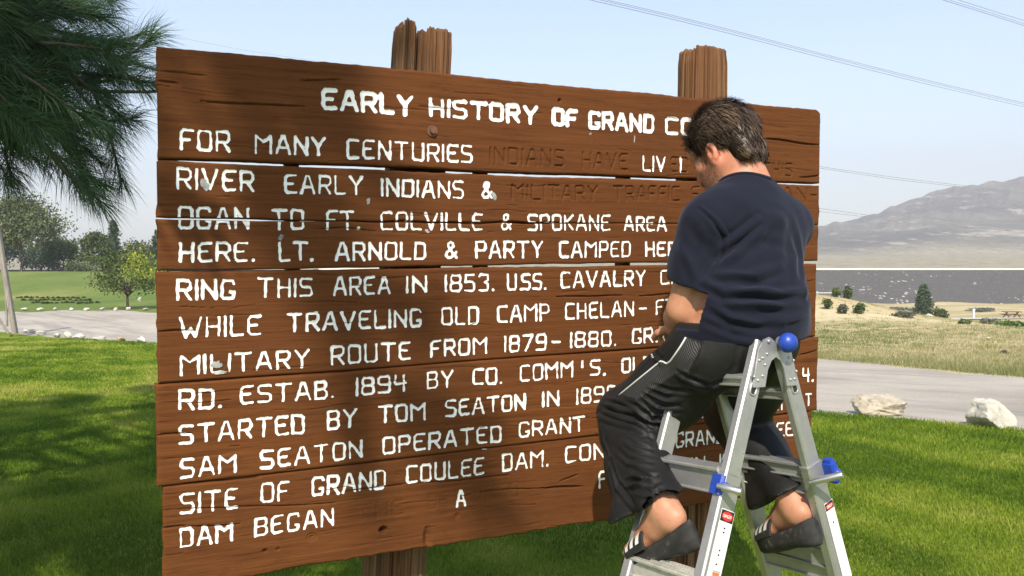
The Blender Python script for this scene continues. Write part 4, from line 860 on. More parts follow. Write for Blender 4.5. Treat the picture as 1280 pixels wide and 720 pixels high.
cable([(960, 252, 500), (1028, 261, 540), (1100, 271, 580), (1200, 281, 620)], .13, 'faint wire meeting the left shoulder of the hill'); cable([(960, 256, 500), (1028, 265, 540), (1100, 273, 580), (1200, 282.5, 620)], .13, 'lower faint wire crossing the left shoulder of the hill')
cable([(120, 20, 140), (205, 43, 150), (300, 62, 160), (420, 80, 170)], .02, 'faint wire behind the top left corner of the sign')

# ------------------------------------------------------------------ grass blades on the near lawn
def blades(n, seed):
    r_ = np.random.default_rng(seed); out = []
    def zone(px0, px1, Y0, Y1, k):
        t = r_.uniform(px0, px1, k); Y = Y0 * (Y1 / Y0) ** r_.uniform(0, 1, k); return (t - 640) / FPX * Y, Y
    a = [zone(-80, 215, 3.2, 27, int(n * .34)), zone(-480, -80, 3.2, 24, int(n * .10)), zone(200, 1010, 3.0, 7.0, int(n * .27)), zone(205, 1010, 7.0, 24, int(n * .12)), zone(990, 1345, 3.0, 10.5, int(n * .27)), zone(1345, 1750, 3.0, 9, int(n * .08))]
    x = np.concatenate([q[0] for q in a]); y = np.concatenate([q[1] for q in a])
    e = edge_r(LAWN_EDGE, np.arctan2(x, y)); k = np.hypot(x, y) < e * 1.004 - .02 + .06 * r_.normal(size=len(x)) * (r_.uniform(size=len(x)) < .3); x, y = x[k], y[k]
    return x, y, r_
x, y, r_ = blades(400000, 3); n = len(x); z = ground_z(x, y) - .004
sc_ = np.clip(y / 4.5, .75, 4.5); patch = .5 + .5 * SN((.8, .8), 2, 12, 91)(np.stack([x, y], -1)) * .6
h = (.020 + .020 * r_.uniform(size=n)) * (.75 + .5 * patch) * np.clip(sc_, 1, 1.25); wd = .0022 * sc_ * r_.uniform(.7, 1.3, n); a = r_.uniform(0, 6.28, n); ln_ = r_.uniform(.1, .9, n) * h; b = r_.uniform(0, 6.28, n)
C0 = np.stack([x, y, z], -1); sd_ = np.stack([np.cos(a), np.sin(a), 0 * a], -1) * wd[:, None]; bend = np.stack([np.cos(b) * ln_, np.sin(b) * ln_, 0 * b], -1)
mid = C0 + bend * .35 + np.stack([0 * h, 0 * h, h * .62], -1); tipp = C0 + bend + np.stack([0 * h, 0 * h, h], -1)
V = np.stack([C0 - sd_, C0 + sd_, mid + sd_ * .7, mid - sd_ * .7, tipp], 1).reshape(-1, 3); k = 5 * np.arange(n)
M_BLADE = mat_leaf('grass_blades', [(.085, .155, .010), (.175, .265, .018), (.28, .34, .036), (.42, .41, .10)], .5, .4)
o = mesh_np('lawn_grass', V, [np.stack([k, k + 1, k + 2, k + 3], -1), np.stack([k + 3, k + 2, k + 4], -1)], M_BLADE, None, smooth=False)
pv = np.clip(.40 + .17 * r_.normal(size=n) + .26 * SN((.7, .7), 2, 14, 92)(np.stack([x, y], -1)) + .17 * SN((.16, .16), 2, 14, 93)(np.stack([x, y], -1)), 0, 1); face_attr(o, np.concatenate([pv, pv])); tag(o, kind='stuff'); o['label'] = 'short mown green lawn grass around the sign'; o['category'] = 'grass'
# dry tussocks along the far road edge and over the field
def tussocks(nc, per, seed):
    r_ = np.random.default_rng(seed); t = np.where(r_.uniform(size=nc) < .62, r_.uniform(1010, 1330, nc), r_.uniform(680, 1650, nc)); px = t; u = r_.uniform(0, 1, nc) ** 1.6; azc = np.arctan((px - 640) / FPX); re = edge_r(ROAD_EDGE, azc) * 1.02; rr = re * (4.2) ** u
    x = rr * np.sin(azc); y = rr * np.cos(azc); X = np.repeat(x, per) + r_.normal(size=nc * per) * .16; Y = np.repeat(y, per) + r_.normal(size=nc * per) * .16
    n = nc * per; h = np.repeat(r_.uniform(.05, .17, nc), per) * r_.uniform(.5, 1.1, n); a = r_.uniform(0, 6.28, n); b = r_.uniform(0, 6.28, n); w_ = .007 * np.clip(Y / 20, 1, 2.5) * r_.uniform(.7, 1.4, n)
    C0 = np.stack([X, Y, ground_z(X, Y) - .01], -1); s = np.stack([np.cos(a), np.sin(a), 0 * a], -1) * w_[:, None]; tip = C0 + np.stack([np.cos(b) * h * .5, np.sin(b) * h * .5, h], -1)
    V = np.stack([C0 - s, C0 + s, tip], 1).reshape(-1, 3); g = np.repeat(np.clip(.54 + .18 * r_.normal(size=nc) + .24 * SN((5, 4), 2, 10, 17)(np.stack([x, y], -1)) - .3 * (r_.uniform(size=nc) < .28 + .5 * (u < .08)), 0, 1), per)
    return V, np.arange(3 * n).reshape(-1, 3), np.clip(g + .08 * r_.normal(size=n), 0, 1)
V, F, g = tussocks(4200, 18, 15); o = mesh_np('dry_grass', V, F, mat_leaf('dry_grass_stems', [(.13, .17, .045), (.24, .25, .10), (.40, .36, .19), (.52, .46, .29)], .8, .3), None, smooth=False); face_attr(o, g); tag(o, kind='stuff'); o['label'] = 'pale dry grass tussocks beyond the gravel road'; o['category'] = 'grass'
# ------------------------------------------------------------------ the folding ladder
t = NT('brushed_aluminium'); v = t.coord((3, 3, 3)); a = t.noise(v, 4, 5, .6); b = t.noise(t.coord((6, 6, 140)), 3, 4, .6)
t.col(t.ramp(a, [(.3, (.33, .335, .34)), (.7, (.48, .485, .485))])); t.set(Metallic=.62, Roughness=.4); t.l(t.ramp(a, [(.3, .46), (.7, .26)]), t.b.inputs['Roughness']); t.bump(b, .08, .001); M_ALU = t.m
t = NT('dusty_aluminium'); v = t.coord(); a = t.noise(v, 14, 6, .7); t.col(t.ramp(a, [(.35, (.40, .39, .34)), (.6, (.60, .59, .54))])); t.set(Metallic=.45, Roughness=.6); M_ALUD = t.m
M_BLUE = mat_noise('blue_plastic', [(.3, (.012, .045, .30)), (.7, (.02, .065, .42))], 20, rough=.38, spec=.5, bump=.05, bscale=80, bdist=.002)
M_PIN = NT('zinc_pin').set(Metallic=.9, Roughness=.3).col((.55, .55, .54)).m
M_RUB = mat_noise('black_rubber', [(.3, (.012, .012, .012)), (.7, (.03, .03, .03))], 20)
M_STK = NT('white_sticker').set(Roughness=.35).col((.80, .80, .79)).m
M_SBLK = NT('sticker_black_and_slot_shade').set(Roughness=.35).col((.02, .02, .02)).m
M_SRED = NT('sticker_red').set(Roughness=.35).col((.62, .03, .03)).m
M_SGRY = NT('sticker_grey_print').set(Roughness=.4).col((.30, .30, .30)).m
M_SORA = NT('sticker_orange').set(Roughness=.4).col((.75, .16, .04)).m
LA = np.array([.6724, 2.06, 1.3852]); yaw, pit, rol, ha, hb, LW = .5669, -.0922, -.0526, .3623, .3372, .2715
LX = np.array([math.cos(yaw), math.sin(yaw), 0]); LY = np.array([-math.sin(yaw) * math.cos(pit), math.cos(yaw) * math.cos(pit), math.sin(pit)])
LX = unit(LX * math.cos(rol) + np.array([0, 0, 1]) * math.sin(rol)); LZ = unit(np.cross(LX, LY))
def rdir(side): a = -ha if side < 0 else hb; return LX * math.sin(a) - LZ * math.cos(a)
def rail(side, far, s): return LA + LY * LW * far + LX * (side * .035) + rdir(side) * s
ladder = empty('stepladder', (LA[0], LA[1] + .1, 0)); tag(ladder, 'silver aluminium folding A-frame ladder with blue locks straddled by the seated man', 'ladder')
LO = np.array(ladder.location)
def lw(P): return np.asarray(P) - LO
def sticker(par, side, far, s0, s1, width, lat, face, head=True, lines=14, orange=False, seed=0):
    """a printed label lying on a rail: white sheet, black block with red oval, grey print"""
    d = rdir(side); x = unit(np.cross(LY, d)); x = x if x @ LX > 0 else -x; n = -LY if face == 'near' else LY
    off = {'near': -.0036, 'nearin': -.0006}.get(face, 0); base = lambda s, q, k: lw(rail(side, far, s) + x * (lat + q) + LY * (off if far == 0 else off) - LY * (.0004 * k + .0006))
    m = MB(); r_ = np.random.default_rng(seed)
    def sheet_(s_a, s_b, q_a, q_b, k, mt_):
        A = [base(s_a, q_a, k), base(s_a, q_b, k), base(s_b, q_b, k), base(s_b, q_a, k)]; B = [p + LY * .0003 for p in A]; m.add(A + B, [[3, 2, 1, 0], [0, 1, 5, 4], [1, 2, 6, 5], [2, 3, 7, 6], [3, 0, 4, 7]], mt_)
    hw = width / 2; sheet_(s0, s1, -hw, hw, 0, 0)
    if head:
        hh = width * .62; sheet_(s0 + .002, s0 + hh, -hw * .94, hw * .94, 1, 1)
        a = np.linspace(0, 2 * math.pi, 28, endpoint=False); c = s0 + hh / 2 + .001; A = [base(c + hh * .38 * math.sin(q), hw * .80 * math.cos(q), 2) for q in a]; m.add(A, [list(range(28))], 2)
        xx = -hw * .62; st = hw * 1.24 / 6
        for ch in 'DANGER':
            for pl in FONT[ch][1]:
                for (p, q) in zip(pl[:-1], pl[1:]):
                    u0, v0, u1, v1 = xx + st * .8 * p[0], c + .0034 - .0068 * p[1], xx + st * .8 * q[0], c + .0034 - .0068 * q[1]
                    m.bar(base(v0, u0, 3), base(v1, u1, 3), .0008, .0003, x + .01 * LZ, 0)
            xx += st
        s_ = s0 + hh + .006
    else: s_ = s0 + .006
    for k in range(lines):
        if s_ > s1 - .006: break
        L = r_.uniform(.5, .92) * hw
        if r_.uniform() < .78:
            q = -hw * .85
            while q < -hw * .85 + 2 * L:
                w_ = r_.uniform(.0012, .005); sheet_(s_, s_ + .0011, q, min(q + w_, hw * .85), 1, 3); q += w_ + .0012
        else: sheet_(s_, s_ + .004, -.003, .003, 1, 1); s_ += .006
        s_ += r_.uniform(.0030, .0052)
    if orange: sheet_(s1 - .012, s1 - .004, -hw * .9, hw * .8, 1, 4)
    m.build('warning_sticker', None, par, mats=[M_STK, M_SBLK, M_SRED, M_SGRY, M_SORA])
RUNGS = [.12, .352, .612, .86, 1.10]
rails_out = {}
for side in (-1, 1):
    for far in (0, 1):
        d = rdir(side); x = unit(np.cross(LY, d)); o_ = LY * .013 * (1 if far == 0 else -1)
        # the leg stands on the lawn
        s_end = (LA + LY * LW * far + LX * side * .035)[2]; s_end = (s_end - .02) / -d[2]
        m = MB(); m.bar(lw(rail(side, far, .004) + o_), lw(rail(side, far, .44) + o_), .052, .024, x, bev=.004); ri = m.build('rail', M_ALU, ladder)
        m = MB(); m.bar(lw(rail(side, far, .345) + o_), lw(rail(side, far, s_end) + o_), .0605, .031, x, bev=.0045); m.bar(lw(rail(side, far, .343) + o_), lw(rail(side, far, .349) + o_), .0625, .033, x, bev=.0045); ro = m.build('outer_rail', M_ALU, ladder); rails_out[(side, far)] = (ri, ro)
        m = MB(); m.bar(lw(rail(side, far, s_end - .045) + o_), lw(rail(side, far, s_end + .018) + o_), .068, .040, x, bev=.004); m.build('rubber_foot', M_RUB, ro)
        # rounded slot rim in the upper rail; flat black face paints the hole's shade
        if far == 0:
            m = MB(); s_, q = .128, .004; P = []
            for a in np.linspace(0, 2 * math.pi, 25):
                ca, sa = math.cos(a), math.sin(a); k = (abs(ca) ** 4 + abs(sa) ** 4) ** -.25; P.append(lw(rail(side, far, s_ + .0150 * sa * k) + x * .0105 * ca * k + o_ - LY * .0125))
            m.tube(P, .0030, 6, False); m.add([p + LY * .0002 for p in P[:-1]], [list(range(24))], 1); m.build('slot', None, ri, True, mats=[M_ALU, M_SBLK])
sticker(rails_out[(-1, 0)][1], -1, 0, .432, .66, .047, .0045, 'near', lines=40, orange=False, seed=3)
sticker(rails_out[(-1, 0)][1], -1, 0, .575, .592, .026, .010, 'near', head=False, lines=0, orange=True, seed=5)
sticker(rails_out[(1, 0)][1], 1, 0, .455, .68, .036, .010, 'near', lines=12, seed=4)
sticker(rails_out[(1, 1)][0], 1, 1, .200, .315, .024, -.004, 'nearin', lines=22, seed=6)
# rungs (ribbed treads); on the right the inner and outer rungs lie one above the other
def rung(side, s, hh, wd, mat=M_ALU, ribs=4):
    d = rdir(side); x = unit(np.cross(LY, d)); A = rail(side, 0, s) + LY * .024; B = rail(side, 1, s) - LY * .024; m = MB()
    up = np.array([0, 0, 1.]); y = unit(B - A); lat = unit(np.cross(y, up)); upn = np.cross(lat, y)
    m.bar(lw(A), lw(B), hh, wd * .62, upn, bev=.004); m.bar(lw(A + upn * hh * .5), lw(B + upn * hh * .5), .009, wd, upn, bev=.002)
    m.bar(lw(A - upn * hh * .46), lw(B - upn * hh * .46), .006, wd * .9, upn, bev=.002)
    for k in range(ribs):
        q = lat * wd * (k / (ribs - 1) - .5) * .8; m.bar(lw(A + upn * (hh * .5 + .006) + q), lw(B + upn * (hh * .5 + .006) + q), .004, .004, upn)
    m.build('rung', mat, ladder)
for side in (-1, 1):
    rung(side, .150 if side > 0 else .108, .020, .040, M_ALU)
    rung(side, .366, .060 if side < 0 else .032, .05); rung(side, .622, .046, .05, M_ALUD if side < 0 else M_ALU)
    if side > 0: rung(side, .412, .034, .05); rung(side, .668, .034, .05)
    else: rung(side, .672, .03, .045)
    for s in (.90, 1.15): rung(side, s, .046, .05)
# hinges
def hinge(far):
    n = -1 if far == 0 else 1; o = LY * LW * far; pl = [(-.086, .115), (-.080, .085), (-.062, .022), (-.044, -.004), (-.018, -.014), (.018, -.014), (.044, -.004), (.060, .022), (.074, .085), (.080, .115), (.040, .115), (.030, .072), (.018, .050), (0, .040), (-.018, .050), (-.032, .072), (-.044, .115)]
    P = [LA + o + LX * a - LZ * b for a, b in pl]; m = MB(); A = [lw(p + LY * n * .0015) for p in P]; B = [lw(p + LY * n * .0065) for p in P]; k = len(P); half = k // 2
    # split into quads between outer and inner outline so the plate is well formed
    out_, inn = list(range(0, 10)), [16, 16, 15, 14, 13, 13, 12, 11, 10, 10]
    F = []
    for i in range(9):
        f = [out_[i], out_[i + 1], inn[i + 1], inn[i]]; f = list(dict.fromkeys(f)); F.append([k + q for q in (f if n < 0 else f[::-1])]); F.append([q for q in (f[::-1] if n < 0 else f)])
    F += [[i, (i + 1) % k, k + (i + 1) % k, k + i] for i in range(k)]; m.add(A + B, F)
    for side in (-1, 1):
        for (s, q) in ((.030, -.012), (.055, .010), (.058, -.014), (.088, -.014), (.104, -.001), (.100, .015), (.045, .0)):
            x = unit(np.cross(LY, rdir(side))); m.ball(lw(rail(side, far, s) + x * q + LY * n * .0065), .0042, 10, 6)
    h = m.build('hinge', M_ALU, ladder, smooth='angle')
    kc = LA + o + LX * .018 + LY * n * .030 + LZ * (-.004); m = MB(); m.ball(lw(kc), (.026, .026, .024), 24, 16, np.stack([LX, LZ, LY], 1)); m.build('knob', M_BLUE, h, True)
    m = MB(); m.tube([lw(LA + o + LX * .008 + LZ * .004), lw(kc)], [.013, .013], 14); m.ball(lw(LA + o - LX * .028 + LY * n * .007), .006, 10, 6); m.build('knob_stem', M_ALU, h, True)
hinge(0); hinge(1)
# locks: blue body and a grey pin handle on each leg
def lock(side, far, P0, P1, body, s):
    m = MB(); d = rdir(side); x = unit(np.cross(LY, d)); x = x if x @ LX > 0 else -x; c = np.asarray(body)
    M3 = np.stack([x, LY, -d], 1); m.box(lw(c), (.012, .020, .024), M3, bev=.006); m.box(lw(c - d * .024 + x * .004), (.009, .013, .010), M3, bev=.004); m.box(lw(c + d * .026 + x * .006), (.008, .014, .008), M3, bev=.004); m.ball(lw(c - LY * .020), (.012, .012, .010), 14, 8)
    L = m.build('lock', M_BLUE, ladder, smooth='angle'); P0, P1 = np.asarray(P0), np.asarray(P1); e = unit(P1 - P0); m = MB(); m.tube([lw(P0), lw(P0 + e * .012), lw(P0 + e * .0125), lw(P1 - e * .004), lw(P1)], [.0065, .0065, .0098, .0098, .0075], 14); m.build('pin_handle', M_PIN, L, smooth='angle')
lc = rail(-1, 0, .392)
lock(-1, 0, at(897, 607, 1.905), at(927, 615.5, 1.868), at(898, 606, 1.935), .39)
lock(1, 0, at(1012, 603, 2.075), at(1053, 593.5, 2.03), at(1038, 589, 2.115), .39)
lock(-1, 1, rail(-1, 1, .392) + LY * .012, rail(-1, 1, .40) + LY * .075 + LX * .02, rail(-1, 1, .392) - LX * .04, .39)
lock(1, 1, rail(1, 1, .392) + LY * .012, rail(1, 1, .40) + LY * .075 - LX * .02, rail(1, 1, .392) + LX * .04, .39)
# ------------------------------------------------------------------ the man: implicit surfaces -> continuous meshes
class Vol:
    def __init__(s, lo, hi, h):
        s.lo = np.asarray(lo, float); s.h = h; s.n = np.ceil((np.asarray(hi) - s.lo) / h).astype(int) + 1; s.D = np.full(s.n, .3, np.float32)
    def win(s, lo, hi):
        a = np.clip(np.floor((np.asarray(lo) - s.lo) / s.h).astype(int), 0, s.n - 1); b = np.clip(np.ceil((np.asarray(hi) - s.lo) / s.h).astype(int) + 1, 1, s.n)
        g = np.meshgrid(*[s.lo[k] + s.h * np.arange(a[k], b[k]) for k in range(3)], indexing='ij'); return tuple(slice(a[k], b[k]) for k in range(3)), np.stack(g, -1)
    def add(s, fn, lo, hi, k=.02, sub=False):
        m = .03 + k; S, P = s.win(np.asarray(lo) - m, np.asarray(hi) + m); d = fn(P); A = s.D[S]
        if sub: d = -d; h = np.clip(.5 - .5 * (A - d) / k, 0, 1) if k else (d > A); s.D[S] = (A * (1 - h) + d * h + k * h * (1 - h)) if k else np.maximum(A, d)
        else: h = np.clip(.5 + .5 * (A - d) / k, 0, 1); s.D[S] = A * (1 - h) + d * h - k * h * (1 - h)
        return s
    def cap(s, a, b, ra, rb, k=.02, sub=False):
        a = np.asarray(a, float); b = np.asarray(b, float); ab = b - a; L2 = ab @ ab
        def f(P):
            t = np.clip(((P - a) @ ab) / max(L2, 1e-9), 0, 1); return np.linalg.norm(P - a - t[..., None] * ab, axis=-1) - (ra + (rb - ra) * t)
        r = max(ra, rb); return s.add(f, np.minimum(a, b) - r, np.maximum(a, b) + r, k, sub)
    def chain(s, pts, rad, k=.02):
        for i in range(len(pts) - 1): s.cap(pts[i], pts[i + 1], rad[i], rad[i + 1], k)
        return s
    def ell(s, c, r, M=None, k=.02, sub=False):
        c = np.asarray(c, float); r = np.asarray(r, float); M = np.eye(3) if M is None else np.asarray(M)
        def f(P):
            q = (P - c) @ M; k0 = np.linalg.norm(q / r, axis=-1); k1 = np.linalg.norm(q / (r * r), axis=-1) + 1e-9; return k0 * (k0 - 1) / k1
        e = np.abs(M) @ r; return s.add(f, c - e, c + e, k, sub)
    def cut(s, c, n, lo, hi):
        n = unit(n); S, P = s.win(lo, hi); s.D[S] = np.maximum(s.D[S], (P - np.asarray(c)) @ n); return s
    def mesh(s, it=2):
        D = s.D; ins = D < 0; c = np.zeros(np.array(D.shape) - 1, np.int8)
        for dx in (0, 1):
            for dy in (0, 1):
                for dz in (0, 1): c += ins[dx:D.shape[0] - 1 + dx, dy:D.shape[1] - 1 + dy, dz:D.shape[2] - 1 + dz]
        I = np.argwhere((c > 0) & (c < 8)); idx = -np.ones(c.shape, np.int64); idx[tuple(I.T)] = np.arange(len(I)); S = np.zeros((len(I), 3)); W_ = np.zeros(len(I))
        cor = [(0, 0, 0), (1, 0, 0), (0, 1, 0), (1, 1, 0), (0, 0, 1), (1, 0, 1), (0, 1, 1), (1, 1, 1)]; cor = np.array(cor)
        v = [D[I[:, 0] + a, I[:, 1] + b, I[:, 2] + e] for a, b, e in cor]
        for a in range(8):
            for b in range(a + 1, 8):
                if np.abs(cor[a] - cor[b]).sum() != 1: continue
                m = (v[a] < 0) != (v[b] < 0); t = np.where(m, v[a] / np.where(m, v[a] - v[b], 1), 0)[:, None]; S += m[:, None] * (cor[a] + t * (cor[b] - cor[a])); W_ += m
        V = (I + S / W_[:, None]) * s.h + s.lo; Q = []
        for ax in range(3):
            o1, o2 = (ax + 1) % 3, (ax + 2) % 3; sl0 = [slice(None)] * 3; sl1 = [slice(None)] * 3; sl0[ax] = slice(0, -1); sl1[ax] = slice(1, None)
            E_ = ins[tuple(sl0)] != ins[tuple(sl1)]; K = np.argwhere(E_); K = K[(K[:, o1] > 0) & (K[:, o2] > 0) & (K[:, o1] < c.shape[o1]) & (K[:, o2] < c.shape[o2])]
            def g(d1, d2): q = K.copy(); q[:, o1] += d1; q[:, o2] += d2; return idx[tuple(q.T)]
            q = np.stack([g(-1, -1), g(0, -1), g(0, 0), g(-1, 0)], -1); fl = ins[tuple(K.T)]; q[~fl] = q[~fl][:, ::-1]; Q.append(q)
        Q = np.concatenate(Q); Q = Q[(Q >= 0).all(1)]
        for _ in range(it):                                             # light smoothing
            A = np.zeros_like(V); n = np.zeros(len(V))
            for k in range(4): np.add.at(A, Q[:, k], V[Q[:, (k + 1) % 4]] + V[Q[:, (k - 1) % 4]]); np.add.at(n, Q[:, k], 2)
            V = .5 * V + .5 * A / np.maximum(n, 1)[:, None]
        return V, Q
def vnormals(V, Q):
    N = np.zeros_like(V); f = np.cross(V[Q[:, 2]] - V[Q[:, 0]], V[Q[:, 3]] - V[Q[:, 1]])
    for k in range(4): np.add.at(N, Q[:, k], f)
    return N / (np.linalg.norm(N, axis=1)[:, None] + 1e-12)
def on_surface(bvh, pts, sub=6):
    out = []; P = np.asarray(pts, float); k = np.arange(len(P)); kk = np.linspace(0, len(P) - 1, (len(P) - 1) * sub + 1)
    for x, y in zip(np.interp(kk, k, P[:, 0]), np.interp(kk, k, P[:, 1])):
        h = bvh.ray_cast(Vector(CAMP), Vector(unit(ray(x, y))))
        if h[0] is not None: out.append(np.array(h[0]))
    return np.array(out)
FOLD_GAIN = 1.6
def sculpt(V, Q, folds):
    """folds: (pixel polyline, width m, height m). Each is a soft ridge (or crease) lying on the cloth."""
    N = vnormals(V, Q); bvh = BVHTree.FromPolygons([tuple(p) for p in V], [tuple(q) for q in Q]); disp = np.zeros(len(V))
    for pts, w_, h_ in folds:
        L = on_surface(bvh, pts, 4)
        if len(L) < 2: continue
        d = np.full(len(V), 9.); tt = np.zeros(len(V))
        near_ = np.nonzero((V > L.min(0) - 4 * w_).all(1) & (V < L.max(0) + 4 * w_).all(1))[0]; P = V[near_]; dd = np.full(len(P), 9.); t2 = np.zeros(len(P))
        for i in range(len(L) - 1):
            ab = L[i + 1] - L[i]; t = np.clip((P - L[i]) @ ab / (ab @ ab + 1e-12), 0, 1); e = np.linalg.norm(P - L[i] - t[:, None] * ab, axis=1); m = e < dd; dd[m] = e[m]; t2[m] = (i + t[m]) / (len(L) - 1)
        x = dd / w_; disp[near_] += FOLD_GAIN * h_ * (np.exp(-x * x) - .45 * np.exp(-((x - 1.7) / .8) ** 2)) * (.25 + .75 * np.clip(4 * t2 * (1 - t2), 0, 1))
    return V + N * disp[:, None]

Fv = unit([-.5, .866, 0]); Rv = unit([.866, .5, 0]); Zv = np.array([0, 0, 1.]); BM = np.stack([Rv, Fv, Zv], 1)
PEL = np.array([.617, 2.198, 1.37]); hipL = PEL - .095 * Rv + (0, 0, -.03); hipR = PEL + .095 * Rv + (0, 0, -.03)
knL, knR = np.array([.352, 2.43, 1.122]), np.array([.700, 2.53, 1.135])
hemL, hemR = at(812, 645, 2.08), at(978, 628, 2.22)
anL, anR = at(831, 648, 2.04), at(1000, 641, 2.17)
shL, shR = np.array([.520, 2.168, 1.690]), np.array([.792, 2.326, 1.690]); NB = np.array([.655, 2.272, 1.80])
elL = at(853, 388, 2.2); wrL = at(846, 409, 2.40); elR = np.array([.835, 2.55, 1.68]); wrR = np.array([.775, 2.72, 1.825])
hf = unit([-.55, .835, 0]); hr = np.array([hf[1], -hf[0], 0]); cp, sp_ = math.cos(R(32)), math.sin(R(32)); hF = hf * cp - Zv * sp_; hU = np.cross(hr, hF); HM = np.stack([hr, hF, hU], 1)
HC = np.array([.606, 2.335, 1.918])
def hl(a, b, c): return HC + HM @ np.array([a, b, c])
foot = {}
for nm, hx, tx in (('L', at(861, 658, 1.955), at(786, 700, 2.135)), ('R', at(1015, 654, 2.10), at(957, 675, 2.30))):
    T = unit(tx - hx); n = unit(Zv - T * (T @ Zv)); sd_ = np.cross(T, n); L = np.linalg.norm(tx - hx); foot[nm] = (hx, T, n, sd_, L)
anL, anR = [foot[k][0] + foot[k][1] * .056 + foot[k][2] * .080 for k in 'LR']
def build_body():
    v = Vol((.20, 1.88, .70), (.98, 2.95, 2.14), .0048)
    # trunk (under the clothes)
    v.ell(PEL, (.155, .105, .10), BM); v.ell((.632, 2.215, 1.46), (.150, .115, .14), BM, .05); v.ell((.655, 2.25, 1.64), (.15, .10, .15), BM, .05); v.cap(shL, shR, .045, .045, .03)
    v.chain([hipL, knL], [.075, .055], .04); v.chain([knL, knL * .45 + anL * .55 + (0, 0, -.02), anL], [.048, .040, .030]); v.chain([hipR, knR], [.075, .055], .04); v.chain([knR, knR * .45 + anR * .55 + (0, 0, -.02), anR], [.048, .040, .030])
    # arms
    v.chain([shL, shL * .5 + elL * .5 + (-.004, 0, 0), elL, elL * .6 + wrL * .4, wrL], [.044, .044, .041, .043, .029], .02); v.chain([shR, shR * .5 + elR * .5, elR, elR * .6 + wrR * .4, wrR], [.044, .043, .040, .040, .028], .02)
    # neck and head
    v.cap(hl(0, -.034, -.045), NB + (.012, -.012, -.02), .058, .066, .03); v.cap(NB, shL, .048, .038, .03); v.cap(NB, shR, .048, .038, .03)
    v.ell(hl(0, -.012, .020), (.077, .098, .094), HM, .01); v.ell(hl(0, .042, -.050), (.060, .056, .074), HM, .03); v.ell(hl(0, .072, -.104), (.026, .022, .02), HM, .02)
    for s in (-1, 1):
        v.cap(hl(s * .056, -.002, -.062), hl(s * .022, .070, -.104), .020, .020, .03); v.ell(hl(s * .045, .056, -.034), (.022, .022, .020), HM, .02)
        v.ell(hl(s * .032, .094, -.004), (.017, .012, .012), HM, .010, True); v.ell(hl(s * .031, .083, -.005), (.0125, .0125, .0125), HM, .003); v.cap(hl(s * .012, .093, .013), hl(s * .048, .080, .015), .009, .007, .012)
        # ear: helix rim, concha, lobe
        E0 = hl(s * .077, -.016, -.036); EM = HM
        v.ell(E0, (.010, .019, .031), EM, .006); v.ell(E0 + HM @ np.array([s * .008, .003, .001]), (.008, .010, .018), EM, .004, True); v.ell(hl(s * .074, -.006, -.064), (.008, .008, .010), EM, .006)
    v.chain([hl(0, .092, .004), hl(0, .108, -.026), hl(0, .116, -.040)], [.009, .011, .013], .012); v.ell(hl(-.012, .103, -.044), (.008, .009, .007), HM, .006); v.ell(hl(.012, .103, -.044), (.008, .009, .007), HM, .006)
    v.cap(hl(-.018, .091, -.072), hl(.018, .091, -.072), .007, .007, .006); v.cap(hl(-.016, .090, -.083), hl(.016, .090, -.083), .008, .008, .006); v.cap(hl(-.024, .1, -.0775), hl(.024, .1, -.0775), .0018, .0018, .004, True)
    # hands: palm, four unequal bent fingers, a thumb off the side of the palm
    def hand(w_, d, up, curl, side):
        d = unit(d); up = unit(up - d * (up @ d)); x = np.cross(d, up) * side
        v.ell(w_ + d * .045, (.036, .048, .014), np.stack([x, d, up], 1), .014); v.cap(w_ - d * .01, w_ + d * .03, .026, .022, .02)
        for q, L in zip((-.030, -.010, .011, .030), (.060, .070, .066, .052)):
            b = w_ + d * .082 + x * q; a = 0; P = [b - d * .03, b]
            for f_, c_ in zip((.42, .32, .26), curl): a += c_; dd = d * math.cos(a) - up * math.sin(a); P.append(P[-1] + dd * L * f_ * 1.15)
            v.chain(P, [.010, .0092, .0088, .0082, .0072], .004)
        P = [w_ + d * .02 - x * .022, w_ + d * .045 - x * .050 - up * .008, w_ + d * .072 - x * .058 - up * .018, w_ + d * .092 - x * .052 - up * .026]; v.chain(P, [.013, .0115, .0100, .0085], .006)
    hand(wrL, at(836, 409, 2.52) - wrL, np.array([-.2, .1, 1]), (.25, .35, .3), 1); hand(wrR, np.array([-.10, .62, .30]), np.array([.75, .3, .5]), (.75, .9, .6), 1)
    # feet with toes
    for nm, an in (('L', anL), ('R', anR)):
        hx, T, n, sd_, L = foot[nm]; sg = -1 if nm == 'L' else 1
        f_ = lambda a, b, c: hx + T * a + n * b + sd_ * c
        v.ell(f_(.036, .036, 0), (.028, .034, .030), np.stack([sd_, T, n], 1), .02); v.chain([an + (an - (knL if nm == 'L' else knR)) * .0, f_(.060, .060, 0), f_(.115, .042, 0), f_(.185, .027, 0)], [.031, .033, .030, .026], .03); v.chain([f_(.05, .03, 0), f_(.175, .022, .012)], [.030, .026], .02); v.cap(f_(.16, .022, -.024), f_(.175, .022, .028), .020, .020, .02)
        for sn in (-1, 1): v.ell(f_(.058, .088, sn * .034), (.012, .014, .013), None, .012)
        for i, (q, l, r) in enumerate(((-.030, .046, .0125), (-.010, .044, .0092), (.007, .038, .0088), (.022, .032, .0085), (.035, .025, .0080))):
            q = -q * sg; v.chain([f_(.178, .020, q), f_(.178 + l * .6, .020, q * 1.06), f_(.178 + l, .013, q * 1.08)], [r * 1.05, r, r * .9], .004)
    return v.mesh(2)
man = empty('person', (PEL[0], PEL[1], 1.2)); tag(man, 'man in navy t-shirt and black track pants sitting astride the ladder with his back turned', 'person')
MO = np.array(man.location)
V, Q = build_body()
